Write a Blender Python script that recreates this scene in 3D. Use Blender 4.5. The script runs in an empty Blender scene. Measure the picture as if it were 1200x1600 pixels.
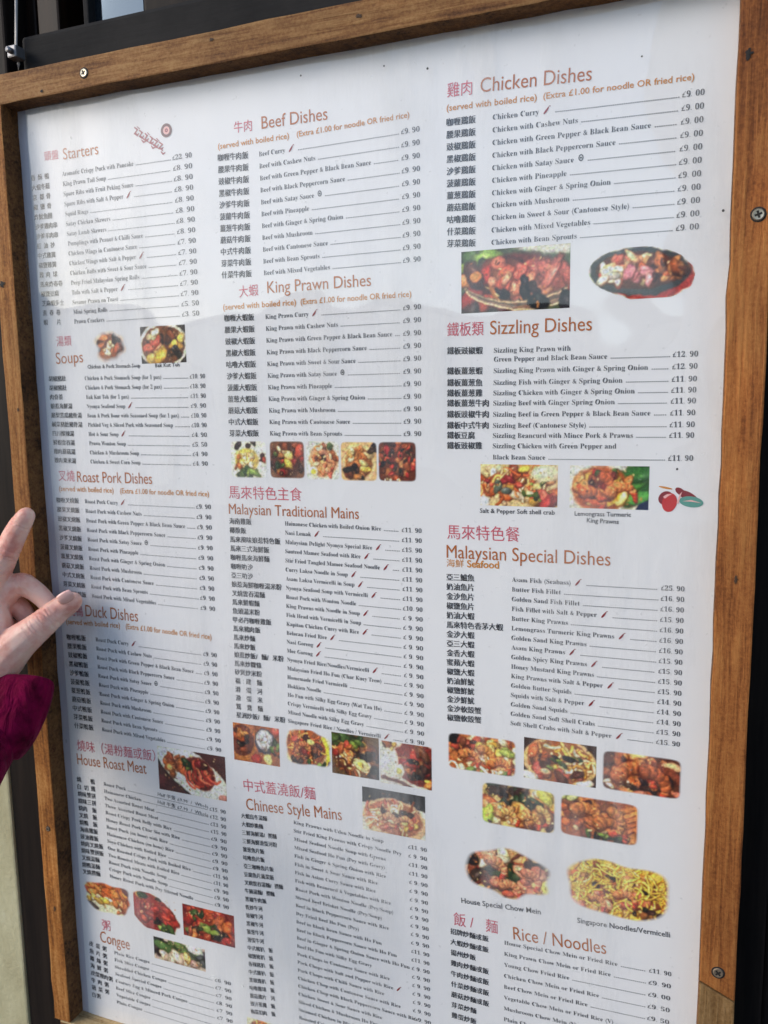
import bpy, bmesh, math, random
import numpy as np
from mathutils import Vector, Matrix, Euler

# ------------------------------------------------------------------ camera, world, light
S = 0.5                      # metres per board unit (camera to sheet distance)
ZC = 1.65                    # camera height
F = 1257.37                  # focal length in photo pixels
EX = np.array([0.93451705, 0.03456382, -0.35423611])    # board right, in camera axes
EY = np.array([0.01500117, 0.99056406, 0.13622701])     # board down
EN = np.array([0.35560209, -0.13262042, 0.92518051])    # into the board

C = bpy.context.scene.collection
sc = bpy.context.scene
cam_d = bpy.data.cameras.new('camera')
cam = bpy.data.objects.new('camera', cam_d); C.objects.link(cam); sc.camera = cam
def cw(v): return Vector((v @ EX, v @ EN, -(v @ EY)))
r_, u_, b_ = cw(np.array([1., 0, 0])), cw(np.array([0, -1., 0])), cw(np.array([0, 0, -1.]))
M = Matrix((r_, u_, b_)).transposed().to_4x4()
M.translation = Vector((0, -S, ZC))
cam.matrix_world = M
cam_d.sensor_fit = 'VERTICAL'; cam_d.sensor_height = 32.0; cam_d.sensor_width = 24.0
cam_d.lens = F / 1600 * 32.0
cam_d.clip_start = 0.01; cam_d.clip_end = 500
cam_d.dof.use_dof = True
cam_d.dof.focus_distance = 0.51
cam_d.dof.aperture_fstop = 11.0

w = bpy.data.worlds.new('World'); sc.world = w; w.use_nodes = True
nt = w.node_tree; bg = nt.nodes['Background']
sky = nt.nodes.new('ShaderNodeTexSky'); sky.sky_type = 'NISHITA'; sky.sun_disc = False
SUN_EL, SUN_AZ = math.radians(28), math.radians(235)
sky.sun_elevation = SUN_EL; sky.sun_rotation = SUN_AZ
sky.dust_density = 1.1; sky.air_density = 1.0; sky.ozone_density = 1.0
nt.links.new(sky.outputs[0], bg.inputs[0]); bg.inputs[1].default_value = 0.15
sun_d = bpy.data.lights.new('sun', 'SUN'); sun = bpy.data.objects.new('sun', sun_d); C.objects.link(sun)
sun_d.energy = 1.05; sun_d.angle = math.radians(30); sun_d.color = (1.0, 0.94, 0.86)
sd = Vector((math.sin(SUN_AZ) * math.cos(SUN_EL), math.cos(SUN_AZ) * math.cos(SUN_EL), math.sin(SUN_EL)))
sun.rotation_euler = (-sd).to_track_quat('-Z', 'Y').to_euler()
vs = sc.view_settings
vs.view_transform = 'Standard'; vs.look = 'None'; vs.gamma = 1; vs.use_curve_mapping = False
vs.exposure = 0.80
sc.cycles.max_bounces = 8; sc.cycles.transparent_max_bounces = 12

# ------------------------------------------------------------------ helpers
def bd(p, d=0.0):
    """photo pixel -> board coordinates (right, down) on a plane d metres in front of the sheet"""
    r = np.array([(p[0] - 600) / F, (p[1] - 800) / F, 1.0])
    P = r / (EN @ r) * (1 - d / S)
    return np.array([P @ EX, P @ EY])
def bw(b, d=0.0): return Vector((b[0] * S, -d, ZC - b[1] * S))
def W(px, py, d=0.0): return bw(bd((px, py), d), d)

def lin(c): return tuple((x / 12.92 if x <= .04045 else ((x + .055) / 1.055) ** 2.4) for x in c)
def link(name, me, mat=None, parent=None):
    o = bpy.data.objects.new(name, me); C.objects.link(o)
    if mat is not None: me.materials.append(mat)
    if parent is not None: o.parent = parent
    return o
def tag(o, label=None, cat=None, group=None, kind=None):
    if label: o['label'] = label
    if cat: o['category'] = cat
    if group: o['group'] = group
    if kind: o['kind'] = kind
    return o
def empty(name):
    o = bpy.data.objects.new(name, None); C.objects.link(o); o.empty_display_size = .05; return o

def mat(name, col=(.5, .5, .5), rough=.5, metal=0., spec=.5):
    m = bpy.data.materials.new(name); m.use_nodes = True
    b = m.node_tree.nodes['Principled BSDF']
    b.inputs['Base Color'].default_value = (*col, 1); b.inputs['Roughness'].default_value = rough
    b.inputs['Metallic'].default_value = metal; b.inputs['Specular IOR Level'].default_value = spec
    return m
def nd(m, t, **k):
    n = m.node_tree.nodes.new(t)
    for a, v in k.items(): setattr(n, a, v)
    return n
def lk(m, a, b): m.node_tree.links.new(a, b)
def ramp(m, fac, stops):
    r = nd(m, 'ShaderNodeValToRGB'); e = r.color_ramp.elements
    e[0].position, e[0].color = stops[0][0], (*stops[0][1], 1)
    e[1].position, e[1].color = stops[-1][0], (*stops[-1][1], 1)
    for p, c in stops[1:-1]:
        x = e.new(p); x.color = (*c, 1)
    lk(m, fac, r.inputs[0]); return r
def noise(m, vec, scale, detail=4, rough=.55, dist=0.):
    n = nd(m, 'ShaderNodeTexNoise'); n.inputs['Scale'].default_value = scale
    n.inputs['Detail'].default_value = detail; n.inputs['Roughness'].default_value = rough
    n.inputs['Distortion'].default_value = dist
    lk(m, vec, n.inputs['Vector']); return n
def bump(m, h, strength, dist, chain=None):
    b = nd(m, 'ShaderNodeBump'); b.inputs['Strength'].default_value = strength; b.inputs['Distance'].default_value = dist
    lk(m, h, b.inputs['Height'])
    if chain: lk(m, chain, b.inputs['Normal'])
    return b
def mapping(m, scale, loc=(0, 0, 0), coord='Object'):
    tc = nd(m, 'ShaderNodeTexCoord'); mp = nd(m, 'ShaderNodeMapping')
    mp.inputs['Scale'].default_value = scale; mp.inputs['Location'].default_value = loc
    lk(m, tc.outputs[coord], mp.inputs[0]); return mp.outputs[0]

def wood(name, dark, mid, light, axis, seed, rough=.7):
    """weathered sawn batten: grain streaks, dark water stains, saw fuzz, pale worn flecks"""
    m = mat(name, mid, rough, spec=.25); p = m.node_tree.nodes['Principled BSDF']
    st = [1, 1, 1]; s2 = [1, 1, 1]
    if axis >= 0: st[axis] = .05; s2[axis] = .35
    g = noise(m, mapping(m, st, (seed, seed * .7, seed * 1.3)), 330, 7, .7, .5)
    blotch = noise(m, mapping(m, s2, (seed * 2, 3, seed)), 34, 6, .68, .5)
    fuzz = noise(m, mapping(m, [1, 1, 1], (seed, 1, 5)), 520, 4, .75)
    stain = noise(m, mapping(m, s2, (seed, 9, 2)), 11, 5, .6, .4)
    def mixf(f, a_, b_):
        x = nd(m, 'ShaderNodeMix', data_type='FLOAT'); x.inputs[0].default_value = f
        lk(m, a_, x.inputs[2]); lk(m, b_, x.inputs[3]); return x.outputs[0]
    v_ = mixf(.24, mixf(.42, g.outputs[0], blotch.outputs[0]), fuzz.outputs[0])
    dk2 = [c * .45 for c in dark]
    cr = ramp(m, v_, [(.35, dk2), (.42, dark), (.49, mid), (.58, light)])
    sr = ramp(m, stain.outputs[0], [(.34, (.50, .47, .43)), (.52, (1, 1, 1)), (.60, (1.0, 1.0, 1.0)), (.72, (1.5, 1.42, 1.32))])
    mx = nd(m, 'ShaderNodeMix', data_type='RGBA', blend_type='MULTIPLY'); mx.inputs[0].default_value = .8
    lk(m, cr.outputs[0], mx.inputs[6]); lk(m, sr.outputs[0], mx.inputs[7])
    lk(m, mx.outputs[2], p.inputs['Base Color'])
    b1 = bump(m, g.outputs[0], .7, .0012); b2 = bump(m, fuzz.outputs[0], .5, .0007, b1.outputs[0])
    lk(m, b2.outputs[0], p.inputs['Normal'])
    return m

def prism(front, depth, bev=.0012, jitter=0., seed=0, cuts=0):
    """solid with a front outline (world points on a y-plane, any order around) pushed back by depth"""
    bm = bmesh.new(); rnd = random.Random(seed)
    pts = [Vector(p) for p in front]
    if cuts:
        q = []
        for i, p in enumerate(pts):
            n = pts[(i + 1) % len(pts)]
            k = max(1, int((n - p).length / cuts))
            for j in range(k):
                v = p.lerp(n, j / k)
                if j: v += Vector((rnd.gauss(0, jitter), 0, rnd.gauss(0, jitter)))
                q.append(v)
        pts = q
    f = [bm.verts.new(p) for p in pts]; b = [bm.verts.new(p + Vector((0, depth, 0))) for p in pts]
    n = len(f)
    bm.faces.new(f); bm.faces.new(b[::-1])
    for i in range(n): bm.faces.new((f[i], b[i], b[(i + 1) % n], f[(i + 1) % n]))
    bmesh.ops.recalc_face_normals(bm, faces=bm.faces)
    if bev:
        es = [e for e in bm.edges if abs(e.verts[0].co.y - e.verts[1].co.y) < 1e-6 and e.verts[0].co.y < pts[0].y + depth / 2]
        if not cuts: es = [e for e in bm.edges if not all(v in b for v in e.verts)]
        bmesh.ops.bevel(bm, geom=es, offset=bev, segments=2, affect='EDGES', profile=.6)
    me = bpy.data.meshes.new('m'); bm.to_mesh(me); bm.free()
    return me
def box(c, s, bev=.001):
    x, y, z = c; a, d, h = s[0] / 2, s[1], s[2] / 2
    return prism([(x - a, y, z - h), (x + a, y, z - h), (x + a, y, z + h), (x - a, y, z + h)], d, bev)

# ------------------------------------------------------------------ materials
M_wood_top = wood('top_rail_wood', lin((0.386, 0.241, 0.123)), lin((0.533, 0.366, 0.203)), lin((0.636, 0.483, 0.304)), 0, 1.3)
M_wood_left = wood('left_rail_wood', lin((0.396, 0.230, 0.087)), lin((0.574, 0.359, 0.157)), lin((0.712, 0.507, 0.284)), 2, 4.1)
M_wood_right = wood('right_rail_wood', lin((0.444, 0.246, 0.106)), lin((0.569, 0.343, 0.163)), lin((0.655, 0.432, 0.225)), 2, 7.7)
M_wood_pale = wood('pale_wood', lin((.52, .42, .27)), lin((.66, .56, .40)), lin((.76, .68, .52)), 0, 2.9)
M_wood_scarf = wood('repair_wood', lin((0.446, 0.326, 0.187)), lin((0.563, 0.428, 0.264)), lin((0.660, 0.530, 0.357)), 2, 5.5)

M_edge_shade = wood('shaded_inner_edge', lin((.25, .16, .085)), lin((.40, .26, .14)), lin((.50, .35, .2)), -1, 3.3, .8)  # darker wood tone, shade of the rails' inner faces put into colour
M_beam = mat('charcoal_paint', (.02, .02, .02), .8, spec=.1)
v = mapping(M_beam, (1, 1, 1)); n1 = noise(M_beam, v, 14, 6, .65)
cr = ramp(M_beam, n1.outputs[0], [(.3, (.012, .012, .013)), (.7, (.026, .025, .025))])
lk(M_beam, cr.outputs[0], M_beam.node_tree.nodes['Principled BSDF'].inputs['Base Color'])
n2 = noise(M_beam, mapping(M_beam, (.1, 1, 1)), 300, 4)
lk(M_beam, bump(M_beam, n2.outputs[0], .3, .001).outputs[0], M_beam.node_tree.nodes['Principled BSDF'].inputs['Normal'])

M_dark = mat('dark_stained_timber', (.012, .009, .009), .6, spec=.12)
n1 = noise(M_dark, mapping(M_dark, (1, 1, .06)), 120, 5, .6)
cr = ramp(M_dark, n1.outputs[0], [(.35, (.006, .0045, .0045)), (.7, (.02, .014, .011))])
lk(M_dark, cr.outputs[0], M_dark.node_tree.nodes['Principled BSDF'].inputs['Base Color'])
M_brown = mat('brown_stained_timber', (.03, .013, .007), .5, spec=.15)
n1 = noise(M_brown, mapping(M_brown, (1, 1, .05)), 150, 5, .6)
cr = ramp(M_brown, n1.outputs[0], [(.35, (.007, .0035, .002)), (.7, (.025, .012, .007))])
lk(M_brown, cr.outputs[0], M_brown.node_tree.nodes['Principled BSDF'].inputs['Base Color'])
M_glass = mat('window_glass', (.10, .13, .16), .06); M_glass.node_tree.nodes['Principled BSDF'].inputs['Metallic'].default_value = .85

M_plaster = mat('cream_plaster', lin((.72, .70, .58)), .85)
n1 = noise(M_plaster, mapping(M_plaster, (1, 1, .4)), 22, 7, .65)
cr = ramp(M_plaster, n1.outputs[0], [(.3, lin((.60, .57, .44))), (.55, lin((.70, .68, .55))), (.75, lin((.77, .76, .66)))])
lk(M_plaster, cr.outputs[0], M_plaster.node_tree.nodes['Principled BSDF'].inputs['Base Color'])
n2 = noise(M_plaster, mapping(M_plaster, (1, 1, 1)), 240, 4)
lk(M_plaster, bump(M_plaster, n2.outputs[0], .4, .002).outputs[0], M_plaster.node_tree.nodes['Principled BSDF'].inputs['Normal'])

M_paper = mat('printed_paper', (.80, .80, .805), .45, spec=.3)
n1 = noise(M_paper, mapping(M_paper, (1, 1, 1)), 5, 4, .5)
cr = ramp(M_paper, n1.outputs[0], [(.3, (.782, .783, .789)), (.7, (.815, .815, .817))])
lk(M_paper, cr.outputs[0], M_paper.node_tree.nodes['Principled BSDF'].inputs['Base Color'])
n2 = noise(M_paper, mapping(M_paper, (1, 1, 1)), 9, 2, .4)
lk(M_paper, bump(M_paper, n2.outputs[0], .15, .004).outputs[0], M_paper.node_tree.nodes['Principled BSDF'].inputs['Normal'])

M_ink = mat('black_ink', (.07, .07, .075), .5)
M_black = mat('dense_black_ink', (.045, .045, .05), .5)
M_dots = mat('grey_ink', (.20, .20, .21), .5)
M_red = mat('red_ink', lin((.80, .36, .42)), .5)
M_orange = mat('brown_orange_ink', lin((.69, .38, .12)), .5)
M_ochre = mat('ochre_ink', lin((.80, .53, .20)), .5)
M_chili = mat('chili_ink', lin((.55, .08, .12)), .5)
M_seal = mat('seal_ink', lin((.62, .30, .32)), .5)
M_sealring = mat('seal_ring_ink', lin((.42, .28, .27)), .5)
M_pale = mat('pale_pink_ink', lin((.93, .72, .70)), .5)
M_cherry = mat('cherry_ink', lin((.76, .20, .20)), .5)
M_cherry2 = mat('deep_cherry_ink', lin((.52, .14, .17)), .5)
M_white = mat('white_ink', (.8, .8, .8), .5)
M_green = mat('teal_ink', lin((.36, .60, .55)), .5)
M_photo = mat('food_print', (.5, .5, .5), .4, spec=.3)
at = nd(M_photo, 'ShaderNodeVertexColor', layer_name='print')
lk(M_photo, at.outputs[0], M_photo.node_tree.nodes['Principled BSDF'].inputs['Base Color'])

M_cover = bpy.data.materials.new('clear_acrylic'); M_cover.use_nodes = True
t = M_cover.node_tree; t.nodes.clear()
out = t.nodes.new('ShaderNodeOutputMaterial'); mx = t.nodes.new('ShaderNodeMixShader')
tr = t.nodes.new('ShaderNodeBsdfTransparent'); gl = t.nodes.new('ShaderNodeBsdfGlossy')
gl.inputs['Roughness'].default_value = .03
lw = t.nodes.new('ShaderNodeLayerWeight'); lw.inputs[0].default_value = .5
pw = t.nodes.new('ShaderNodeMath'); pw.operation = 'POWER'; pw.inputs[1].default_value = 5
ma = t.nodes.new('ShaderNodeMath'); ma.operation = 'MULTIPLY_ADD'; ma.inputs[1].default_value = .92; ma.inputs[2].default_value = .07
t.links.new(lw.outputs['Facing'], pw.inputs[0]); t.links.new(pw.outputs[0], ma.inputs[0])
t.links.new(ma.outputs[0], mx.inputs[0]); t.links.new(tr.outputs[0], mx.inputs[1]); t.links.new(gl.outputs[0], mx.inputs[2])
df = t.nodes.new('ShaderNodeBsdfDiffuse'); df.inputs[0].default_value = (.80, .80, .79, 1)
m2 = t.nodes.new('ShaderNodeMixShader'); t.links.new(mx.outputs[0], m2.inputs[1]); t.links.new(df.outputs[0], m2.inputs[2])
tq = t.nodes.new('ShaderNodeTexCoord'); mp1 = t.nodes.new('ShaderNodeMapping'); mp1.inputs['Rotation'].default_value = (0, .62, 0); mp1.inputs['Scale'].default_value = (1, 1, .16)
t.links.new(tq.outputs['Object'], mp1.inputs[0])
def cov_noise(vec, sc_, det, stops):
    n_ = t.nodes.new('ShaderNodeTexNoise'); n_.inputs['Scale'].default_value = sc_; n_.inputs['Detail'].default_value = det; n_.inputs['Roughness'].default_value = .6
    t.links.new(vec, n_.inputs['Vector']); r_ = t.nodes.new('ShaderNodeMapRange')
    for i_, v_ in enumerate(stops): r_.inputs[1 + i_].default_value = v_
    t.links.new(n_.outputs[0], r_.inputs[0]); return r_.outputs[0]
wipe = cov_noise(mp1.outputs[0], 26, 5, (.46, .70, 0, .36)); area = cov_noise(tq.outputs['Object'], 5.5, 3, (.42, .60, 0, 1)); spots = cov_noise(tq.outputs['Object'], 190, 2, (.70, .80, 0, .18))
mu = t.nodes.new('ShaderNodeMath'); mu.operation = 'MULTIPLY'; t.links.new(wipe, mu.inputs[0]); t.links.new(area, mu.inputs[1])
ad = t.nodes.new('ShaderNodeMath'); ad.operation = 'ADD'; t.links.new(mu.outputs[0], ad.inputs[0]); t.links.new(spots, ad.inputs[1])
t.links.new(ad.outputs[0], m2.inputs[0]); t.links.new(m2.outputs[0], out.inputs[0])
wn = t.nodes.new('ShaderNodeTexNoise'); wn.inputs['Scale'].default_value = 7; wn.inputs['Detail'].default_value = 2
tc = t.nodes.new('ShaderNodeTexCoord'); t.links.new(tc.outputs['Object'], wn.inputs['Vector'])
wb = t.nodes.new('ShaderNodeBump'); wb.inputs['Strength'].default_value = .35; wb.inputs['Distance'].default_value = .016
t.links.new(wn.outputs[0], wb.inputs['Height']); t.links.new(wb.outputs[0], gl.inputs['Normal'])

M_screw = mat('zinc_screw', (.50, .46, .36), .42, .8)
M_hole = mat('dark_hole', (.012, .009, .007), .8)
M_speck = mat('dirt_speck', (.06, .06, .06), .8)

# ------------------------------------------------------------------ setting
gm = mat('pavement_stone', (.12, .115, .11), .85)
n1 = noise(gm, mapping(gm, (1, 1, 1)), 3, 6)
cr = ramp(gm, n1.outputs[0], [(.3, (.08, .077, .074)), (.7, (.15, .145, .138))])
lk(gm, cr.outputs[0], gm.node_tree.nodes['Principled BSDF'].inputs['Base Color'])
bm = bmesh.new(); bmesh.ops.create_grid(bm, x_segments=2, y_segments=2, size=60)
me = bpy.data.meshes.new('m'); bm.to_mesh(me); bm.free()
tag(link('pavement', me, gm), kind='structure')

# houses across the street: they show as faint reflections in the acrylic cover
def house(name, x0, x1, h, y, m, label, wins):
    e = tag(empty(name), label, 'building', 'houses across the street'); e.location = (0, y, 0)
    o = link('wall', prism([(x0, 0, 0), (x1, 0, 0), (x1, 0, h), (x0, 0, h)], -6, 0), m, e)
    link('roof', prism([(x0 - .2, .2, h), (x1 + .2, .2, h), (x1 + .2, .2, h + .25), (x0 - .2, .2, h + .25)], -6.4, 0), M_slate, e)
    for x, z, a, c in wins:
        f = link('window', prism([(x - a / 2, .06, z), (x + a / 2, .06, z), (x + a / 2, .06, z + c), (x - a / 2, .06, z + c)], -.08, 0), M_frame, e)
        for k in (0, 1):
            xa = x - a / 2 + .06 + k * (a / 2 - .03); xb = xa + a / 2 - .09
            link('pane', prism([(xa, .075, z + .07), (xb, .075, z + .07), (xb, .075, z + c - .07), (xa, .075, z + c - .07)], -.02, 0), M_pane, f)
M_slate = mat('slate', (.09, .09, .1), .7); M_frame = mat('white_frame', (.75, .75, .74), .5); M_pane = mat('dark_pane', (.03, .035, .04), .1)
M_cream = mat('cream_render', (.74, .71, .64), .85); M_grey = mat('grey_render', (.50, .50, .50), .85); M_wh = mat('white_render', (.82, .80, .76), .85)
house('house', -15, -3.9, 3.3, -13, M_cream, 'cream rendered house reflected in the left of the acrylic cover', [(-9.6, .9, 1.3, 1.6), (-6.6, .9, 1.3, 1.6), ])
house('house', -3.8, -.75, 3.0, -13.5, M_grey, 'lower grey house reflected below the sky in the acrylic cover', [(-2.4, .9, 1.2, 1.4)])
house('house', -.65, 9, 9.0, -12.5, M_wh, 'tall white house reflected in the right of the acrylic cover', [(.6, .9, .9, 1.7), (.6, 3.7, .9, 1.6), (2.6, 3.7, .9, 1.6), (2.6, .9, .9, 1.7)])

# ------------------------------------------------------------------ shop front behind the board
shop = tag(empty('shopfront'), 'dark stained timber shopfront with charcoal beam and small window pane behind the menu board', 'shopfront')
shop.location = (0, .1, 0)
def sp(name, me, m, parent=None):
    o = link(name, me, m); o.parent = parent or shop
    if parent is None: o.matrix_parent_inverse = Matrix.Translation((0, -.1, 0))
    else: o.matrix_parent_inverse = parent.matrix_parent_inverse.copy() if False else Matrix.Translation((0, 0, 0))
    return o
sp('panel', prism([(-3.4, .09, 0), (3, .09, 0), (3, .09, 3.4), (-3.4, .09, 3.4)], .03, 0), M_dark)
def quad(pts, d): return [W(x, y, d) for x, y in pts]
bz0 = bw((0, -.415))[2]
def bx_at(px, py, d): return bd((px, py), d)[0] * S
zt = W(120, 38, -.008)[2]
beam_l = bx_at(34, 80, -.008)
sp('beam', prism([(beam_l, .008, bz0), (.9, .008, bz0), (.9, .008, zt), (beam_l, .008, zt)], .05, .003), M_beam)
zt2 = zt
# upright boards and a small window above the beam
def upr(name, x0, x1, y, z0, z1, m, dep=.03, bev=.002):
    return sp(name, prism([(x0, y, z0), (x1, y, z0), (x1, y, z1), (x0, y, z1)], dep, bev), m)
upr('board', bx_at(58, 20, -.03), bx_at(92, 20, -.03), .03, zt - .05, 3.0, M_brown)
upr('board', bx_at(36, 20, -.045), bx_at(56, 20, -.045), .045, zt - .3, 3.0, M_brown)
upr('board', bx_at(-60, 40, -.02), bx_at(6, 40, -.02), .02, 1.2, 3.0, M_dark)
wf = upr('window_frame', bx_at(130, 20, -.02), bx_at(138, 20, -.02), .02, zt, 3.0, M_beam, .03, .001)
upr('window_frame', bx_at(224, 10, -.014), .9, .014, zt, 3.0, M_dark, .04, .002)
upr('window_pane', bx_at(138, 20, -.028), bx_at(224, 10, -.028), .028, zt, 3.0, M_glass, .004, 0)
# door timbers on the right
xr = bx_at(1172, 1300, -.02)
upr('stile', xr - .006, xr + .012, .02, 0, 3.0, M_dark, .05, .002)
upr('stile', xr + .013, xr + .10, .032, 0, 3.0, M_dark, .05, .002)
upr('stile', xr + .10, xr + .3, .02, 0, 3.0, M_dark, .05, .003)

xe = bx_at(14, 1230, -.006)
tag(link('wall', prism([(-3.4, .006, 0), (xe, .006, 0), (xe, .006, W(0, 1000, 0)[2]), (-3.4, .006, W(0, 1000, 0)[2])], .08, .002), M_plaster),
    'weathered cream plaster wall at the lower left beside the black timber post', 'wall')
upr('post', xe + .0005, -.44, .0079, 0, bz0 - .001, M_dark, .06, .001)

cab = tag(empty('cable'), 'thin grey hanging cable with a small metal clamp at the top left', 'cable')
def tube(pts, r, seg=10):
    bm = bmesh.new(); rings = []
    pts = [Vector(p) for p in pts]
    for i, p in enumerate(pts):
        d = (pts[min(i + 1, len(pts) - 1)] - pts[max(i - 1, 0)]).normalized()
        q = d.to_track_quat('Z', 'Y')
        rr = r[i] if isinstance(r, (list, tuple)) else r
        rings.append([bm.verts.new(p + q @ Vector((math.cos(a) * rr, math.sin(a) * rr, 0))) for a in [2 * math.pi * k / seg for k in range(seg)]])
    for a, b in zip(rings, rings[1:]):
        for k in range(seg): bm.faces.new((a[k], a[(k + 1) % seg], b[(k + 1) % seg], b[k]))
    bm.faces.new(rings[0][::-1]); bm.faces.new(rings[-1])
    for f in bm.faces: f.smooth = True
    bmesh.ops.recalc_face_normals(bm, faces=bm.faces)
    me = bpy.data.meshes.new('m'); bm.to_mesh(me); bm.free(); return me
M_cable = mat('grey_cable', (.32, .31, .31), .45)
M_clamp = mat('dull_metal', (.20, .20, .21), .45, .7)
link('wire', tube([W(25, -60, -.004), W(25.5, 20, -.004), W(25, 78, -.004), W(29, 100, -.004), W(29, 118, -.004)], .0011), M_cable, cab)
c0 = W(24, 83, 0)
link('clamp', box((c0.x, -.004, c0.z), (.0085, .009, .0085), .0012), M_clamp, cab)
link('bolt', tube([(c0.x, -.0038, c0.z), (c0.x, -.0075, c0.z)], .0022), M_clamp, cab)

# ------------------------------------------------------------------ menu board
XL, XR, YT, YB = -.9612, .0300, -.4385, 1.0480       # sheet, board units
D = .016                                             # rail front ahead of the sheet
board = tag(empty('menu_board'), 'large framed restaurant menu board with dish lists and food photos behind clear acrylic', 'menu board')
M_shade_mount = mat('lavender_shade_mount', (.60, .59, .66), .5, spec=.3)  # backing whose bare left strip carries the rail's shadow as lavender colour
link('shade_mount', prism([bw((XL - .02, YB + .02)), bw((XR + .02, YB + .02)), bw((XR + .02, YT - .02)), bw((XL - .02, YT - .02))], .003, 0), M_shade_mount, board)
sheet = link('sheet', prism([bw((XL + .0135, YB + .02), .0003), bw((XR + .02, YB + .02), .0003), bw((XR + .02, YT - .02), .0003), bw((XL + .0155, YT - .02), .0003)], .00025, 0), M_paper, board)
cover_me = prism([bw((XL - .018, YB + .018), .0030), bw((XR + .018, YB + .018), .0030), bw((XR + .018, YT - .018), .0030), bw((XL - .018, YT - .018), .0030)], .0002, 0)
bm = bmesh.new(); bm.from_mesh(cover_me)
bmesh.ops.delete(bm, geom=[f for f in bm.faces if not (f.normal.y < -.5)], context='FACES'); bm.to_mesh(cover_me); bm.free()
link('cover', cover_me, M_cover, board)
link('backing', prism([bw((XL - .025, YB + .04), -.0033), bw((XR + .034, YB + .04), -.0033), bw((XR + .034, YT - .034), -.0033), bw((XL - .025, YT - .034), -.0033)], .0045, 0), M_dark, board)
OL, OR_, OT = -.9945, .0718, -.4795
def rail(name, pts, m, seed, inner, label=None):
    inner = Vector(inner)
    o = link(name, prism([bw(p, D) for p in pts], D + .0030, .0011, .00022, seed, .018), m, board)
    if label: o['label'] = label
    o.data.materials.append(M_edge_shade)
    for f in o.data.polygons:            # the sawn edge towards the sheet has its shade painted in as darker wood
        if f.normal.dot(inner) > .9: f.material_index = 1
    return o
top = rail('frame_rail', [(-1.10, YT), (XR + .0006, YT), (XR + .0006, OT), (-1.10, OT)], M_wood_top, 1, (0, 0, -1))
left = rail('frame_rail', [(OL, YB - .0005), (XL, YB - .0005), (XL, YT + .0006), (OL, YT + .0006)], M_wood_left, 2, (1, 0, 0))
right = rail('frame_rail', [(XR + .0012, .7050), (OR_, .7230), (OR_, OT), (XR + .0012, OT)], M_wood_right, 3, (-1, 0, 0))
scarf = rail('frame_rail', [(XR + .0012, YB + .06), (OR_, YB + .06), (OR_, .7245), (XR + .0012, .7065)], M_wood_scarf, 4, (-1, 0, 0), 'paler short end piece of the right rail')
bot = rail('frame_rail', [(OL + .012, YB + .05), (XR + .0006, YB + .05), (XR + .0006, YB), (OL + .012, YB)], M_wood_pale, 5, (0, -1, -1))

def disc_mesh(c, r, dep, seg=20, dome=.0):
    bm = bmesh.new()
    ring = [bm.verts.new((c.x + r * math.cos(a), c.y, c.z + r * math.sin(a))) for a in [2 * math.pi * k / seg for k in range(seg)]]
    r2 = [bm.verts.new((c.x + r * .86 * math.cos(a), c.y - dep, c.z + r * .86 * math.sin(a))) for a in [2 * math.pi * k / seg for k in range(seg)]]
    r3 = [bm.verts.new((c.x + r * .42 * math.cos(a), c.y - dep * .75, c.z + r * .42 * math.sin(a))) for a in [2 * math.pi * k / seg for k in range(seg)]]
    for k in range(seg):
        j = (k + 1) % seg
        bm.faces.new((ring[k], ring[j], r2[j], r2[k])); bm.faces.new((r2[k], r2[j], r3[j], r3[k]))
    bm.faces.new(r3)
    bmesh.ops.recalc_face_normals(bm, faces=bm.faces)
    me = bpy.data.meshes.new('m'); bm.to_mesh(me); bm.free(); return me
def cross_mesh(c, r, rot):
    bm = bmesh.new()
    for a in (rot, rot + math.pi / 2):
        u = Vector((math.cos(a), 0, math.sin(a))); n = Vector((-u.z, 0, u.x))
        for l, wd in ((r, r * .30),):
            y = -.00003 if a == rot else -.00006
            bm.faces.new([bm.verts.new(c + u * l * sx + n * wd * sy + Vector((0, y, 0))) for sx, sy in ((-1, -1), (1, -1), (1, 1), (-1, 1))])
    me = bpy.data.meshes.new('m'); bm.to_mesh(me); bm.free(); return me
def screw(px, py, r, rail_o, rot=.4, m=None):
    c = W(px, py, D + .0002)
    s = link('screw', disc_mesh(c, r, .0007), m or M_screw, rail_o)
    link('cross_slot', cross_mesh(c + Vector((0, -.00062, 0)), r * .62, rot), M_hole, s)
    rim = disc_mesh(c + Vector((0, .0001, 0)), r * 1.3, .0001)
    link('countersink', rim, M_hole, s)
def blot(px, py, rx, rz, rail_o, seed, name='knot'):
    rnd = random.Random(seed); c = W(px, py, D + .0003); bm = bmesh.new()
    vs_ = []
    for k in range(22):
        a = 2 * math.pi * k / 22; q = 1 + rnd.uniform(-.45, .35)
        vs_.append(bm.verts.new((c.x + rx * q * math.cos(a), c.y, c.z + rz * q * math.sin(a))))
    ct = bm.verts.new((c.x, c.y - .0001, c.z))
    for k in range(22): bm.faces.new((vs_[k], vs_[(k + 1) % 22], ct))
    bmesh.ops.recalc_face_normals(bm, faces=bm.faces)
    me = bpy.data.meshes.new('m'); bm.to_mesh(me); bm.free()
    return link(name, me, M_hole, rail_o)
M_screw_old = mat('rusty_screw', (.22, .17, .12), .6, .5)
screw(131, 114, .0029, top, .5)
screw(1185, 335, .0031, right, .3)
screw(1122, 1520, .0030, scarf, .7, M_screw_old)
screw(75, 1295, .0018, left, .2, M_screw_old)
M_knot = mat('dark_knot', (.055, .028, .013), .8)
def knot(px, py, rx, rz, rail_o, seed):
    blot(px, py, rx, rz, rail_o, seed).data.materials[0] = M_knot
for q_, a_ in enumerate([(330, 62, .0016, .0010, top), (560, 25, .0022, .0011, top), (1150, 905, .0009, .0024, right), (85, 1420, .0010, .0026, left), (28, 640, .0008, .0016, left)]): knot(*a_, 20 + q_)
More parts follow.
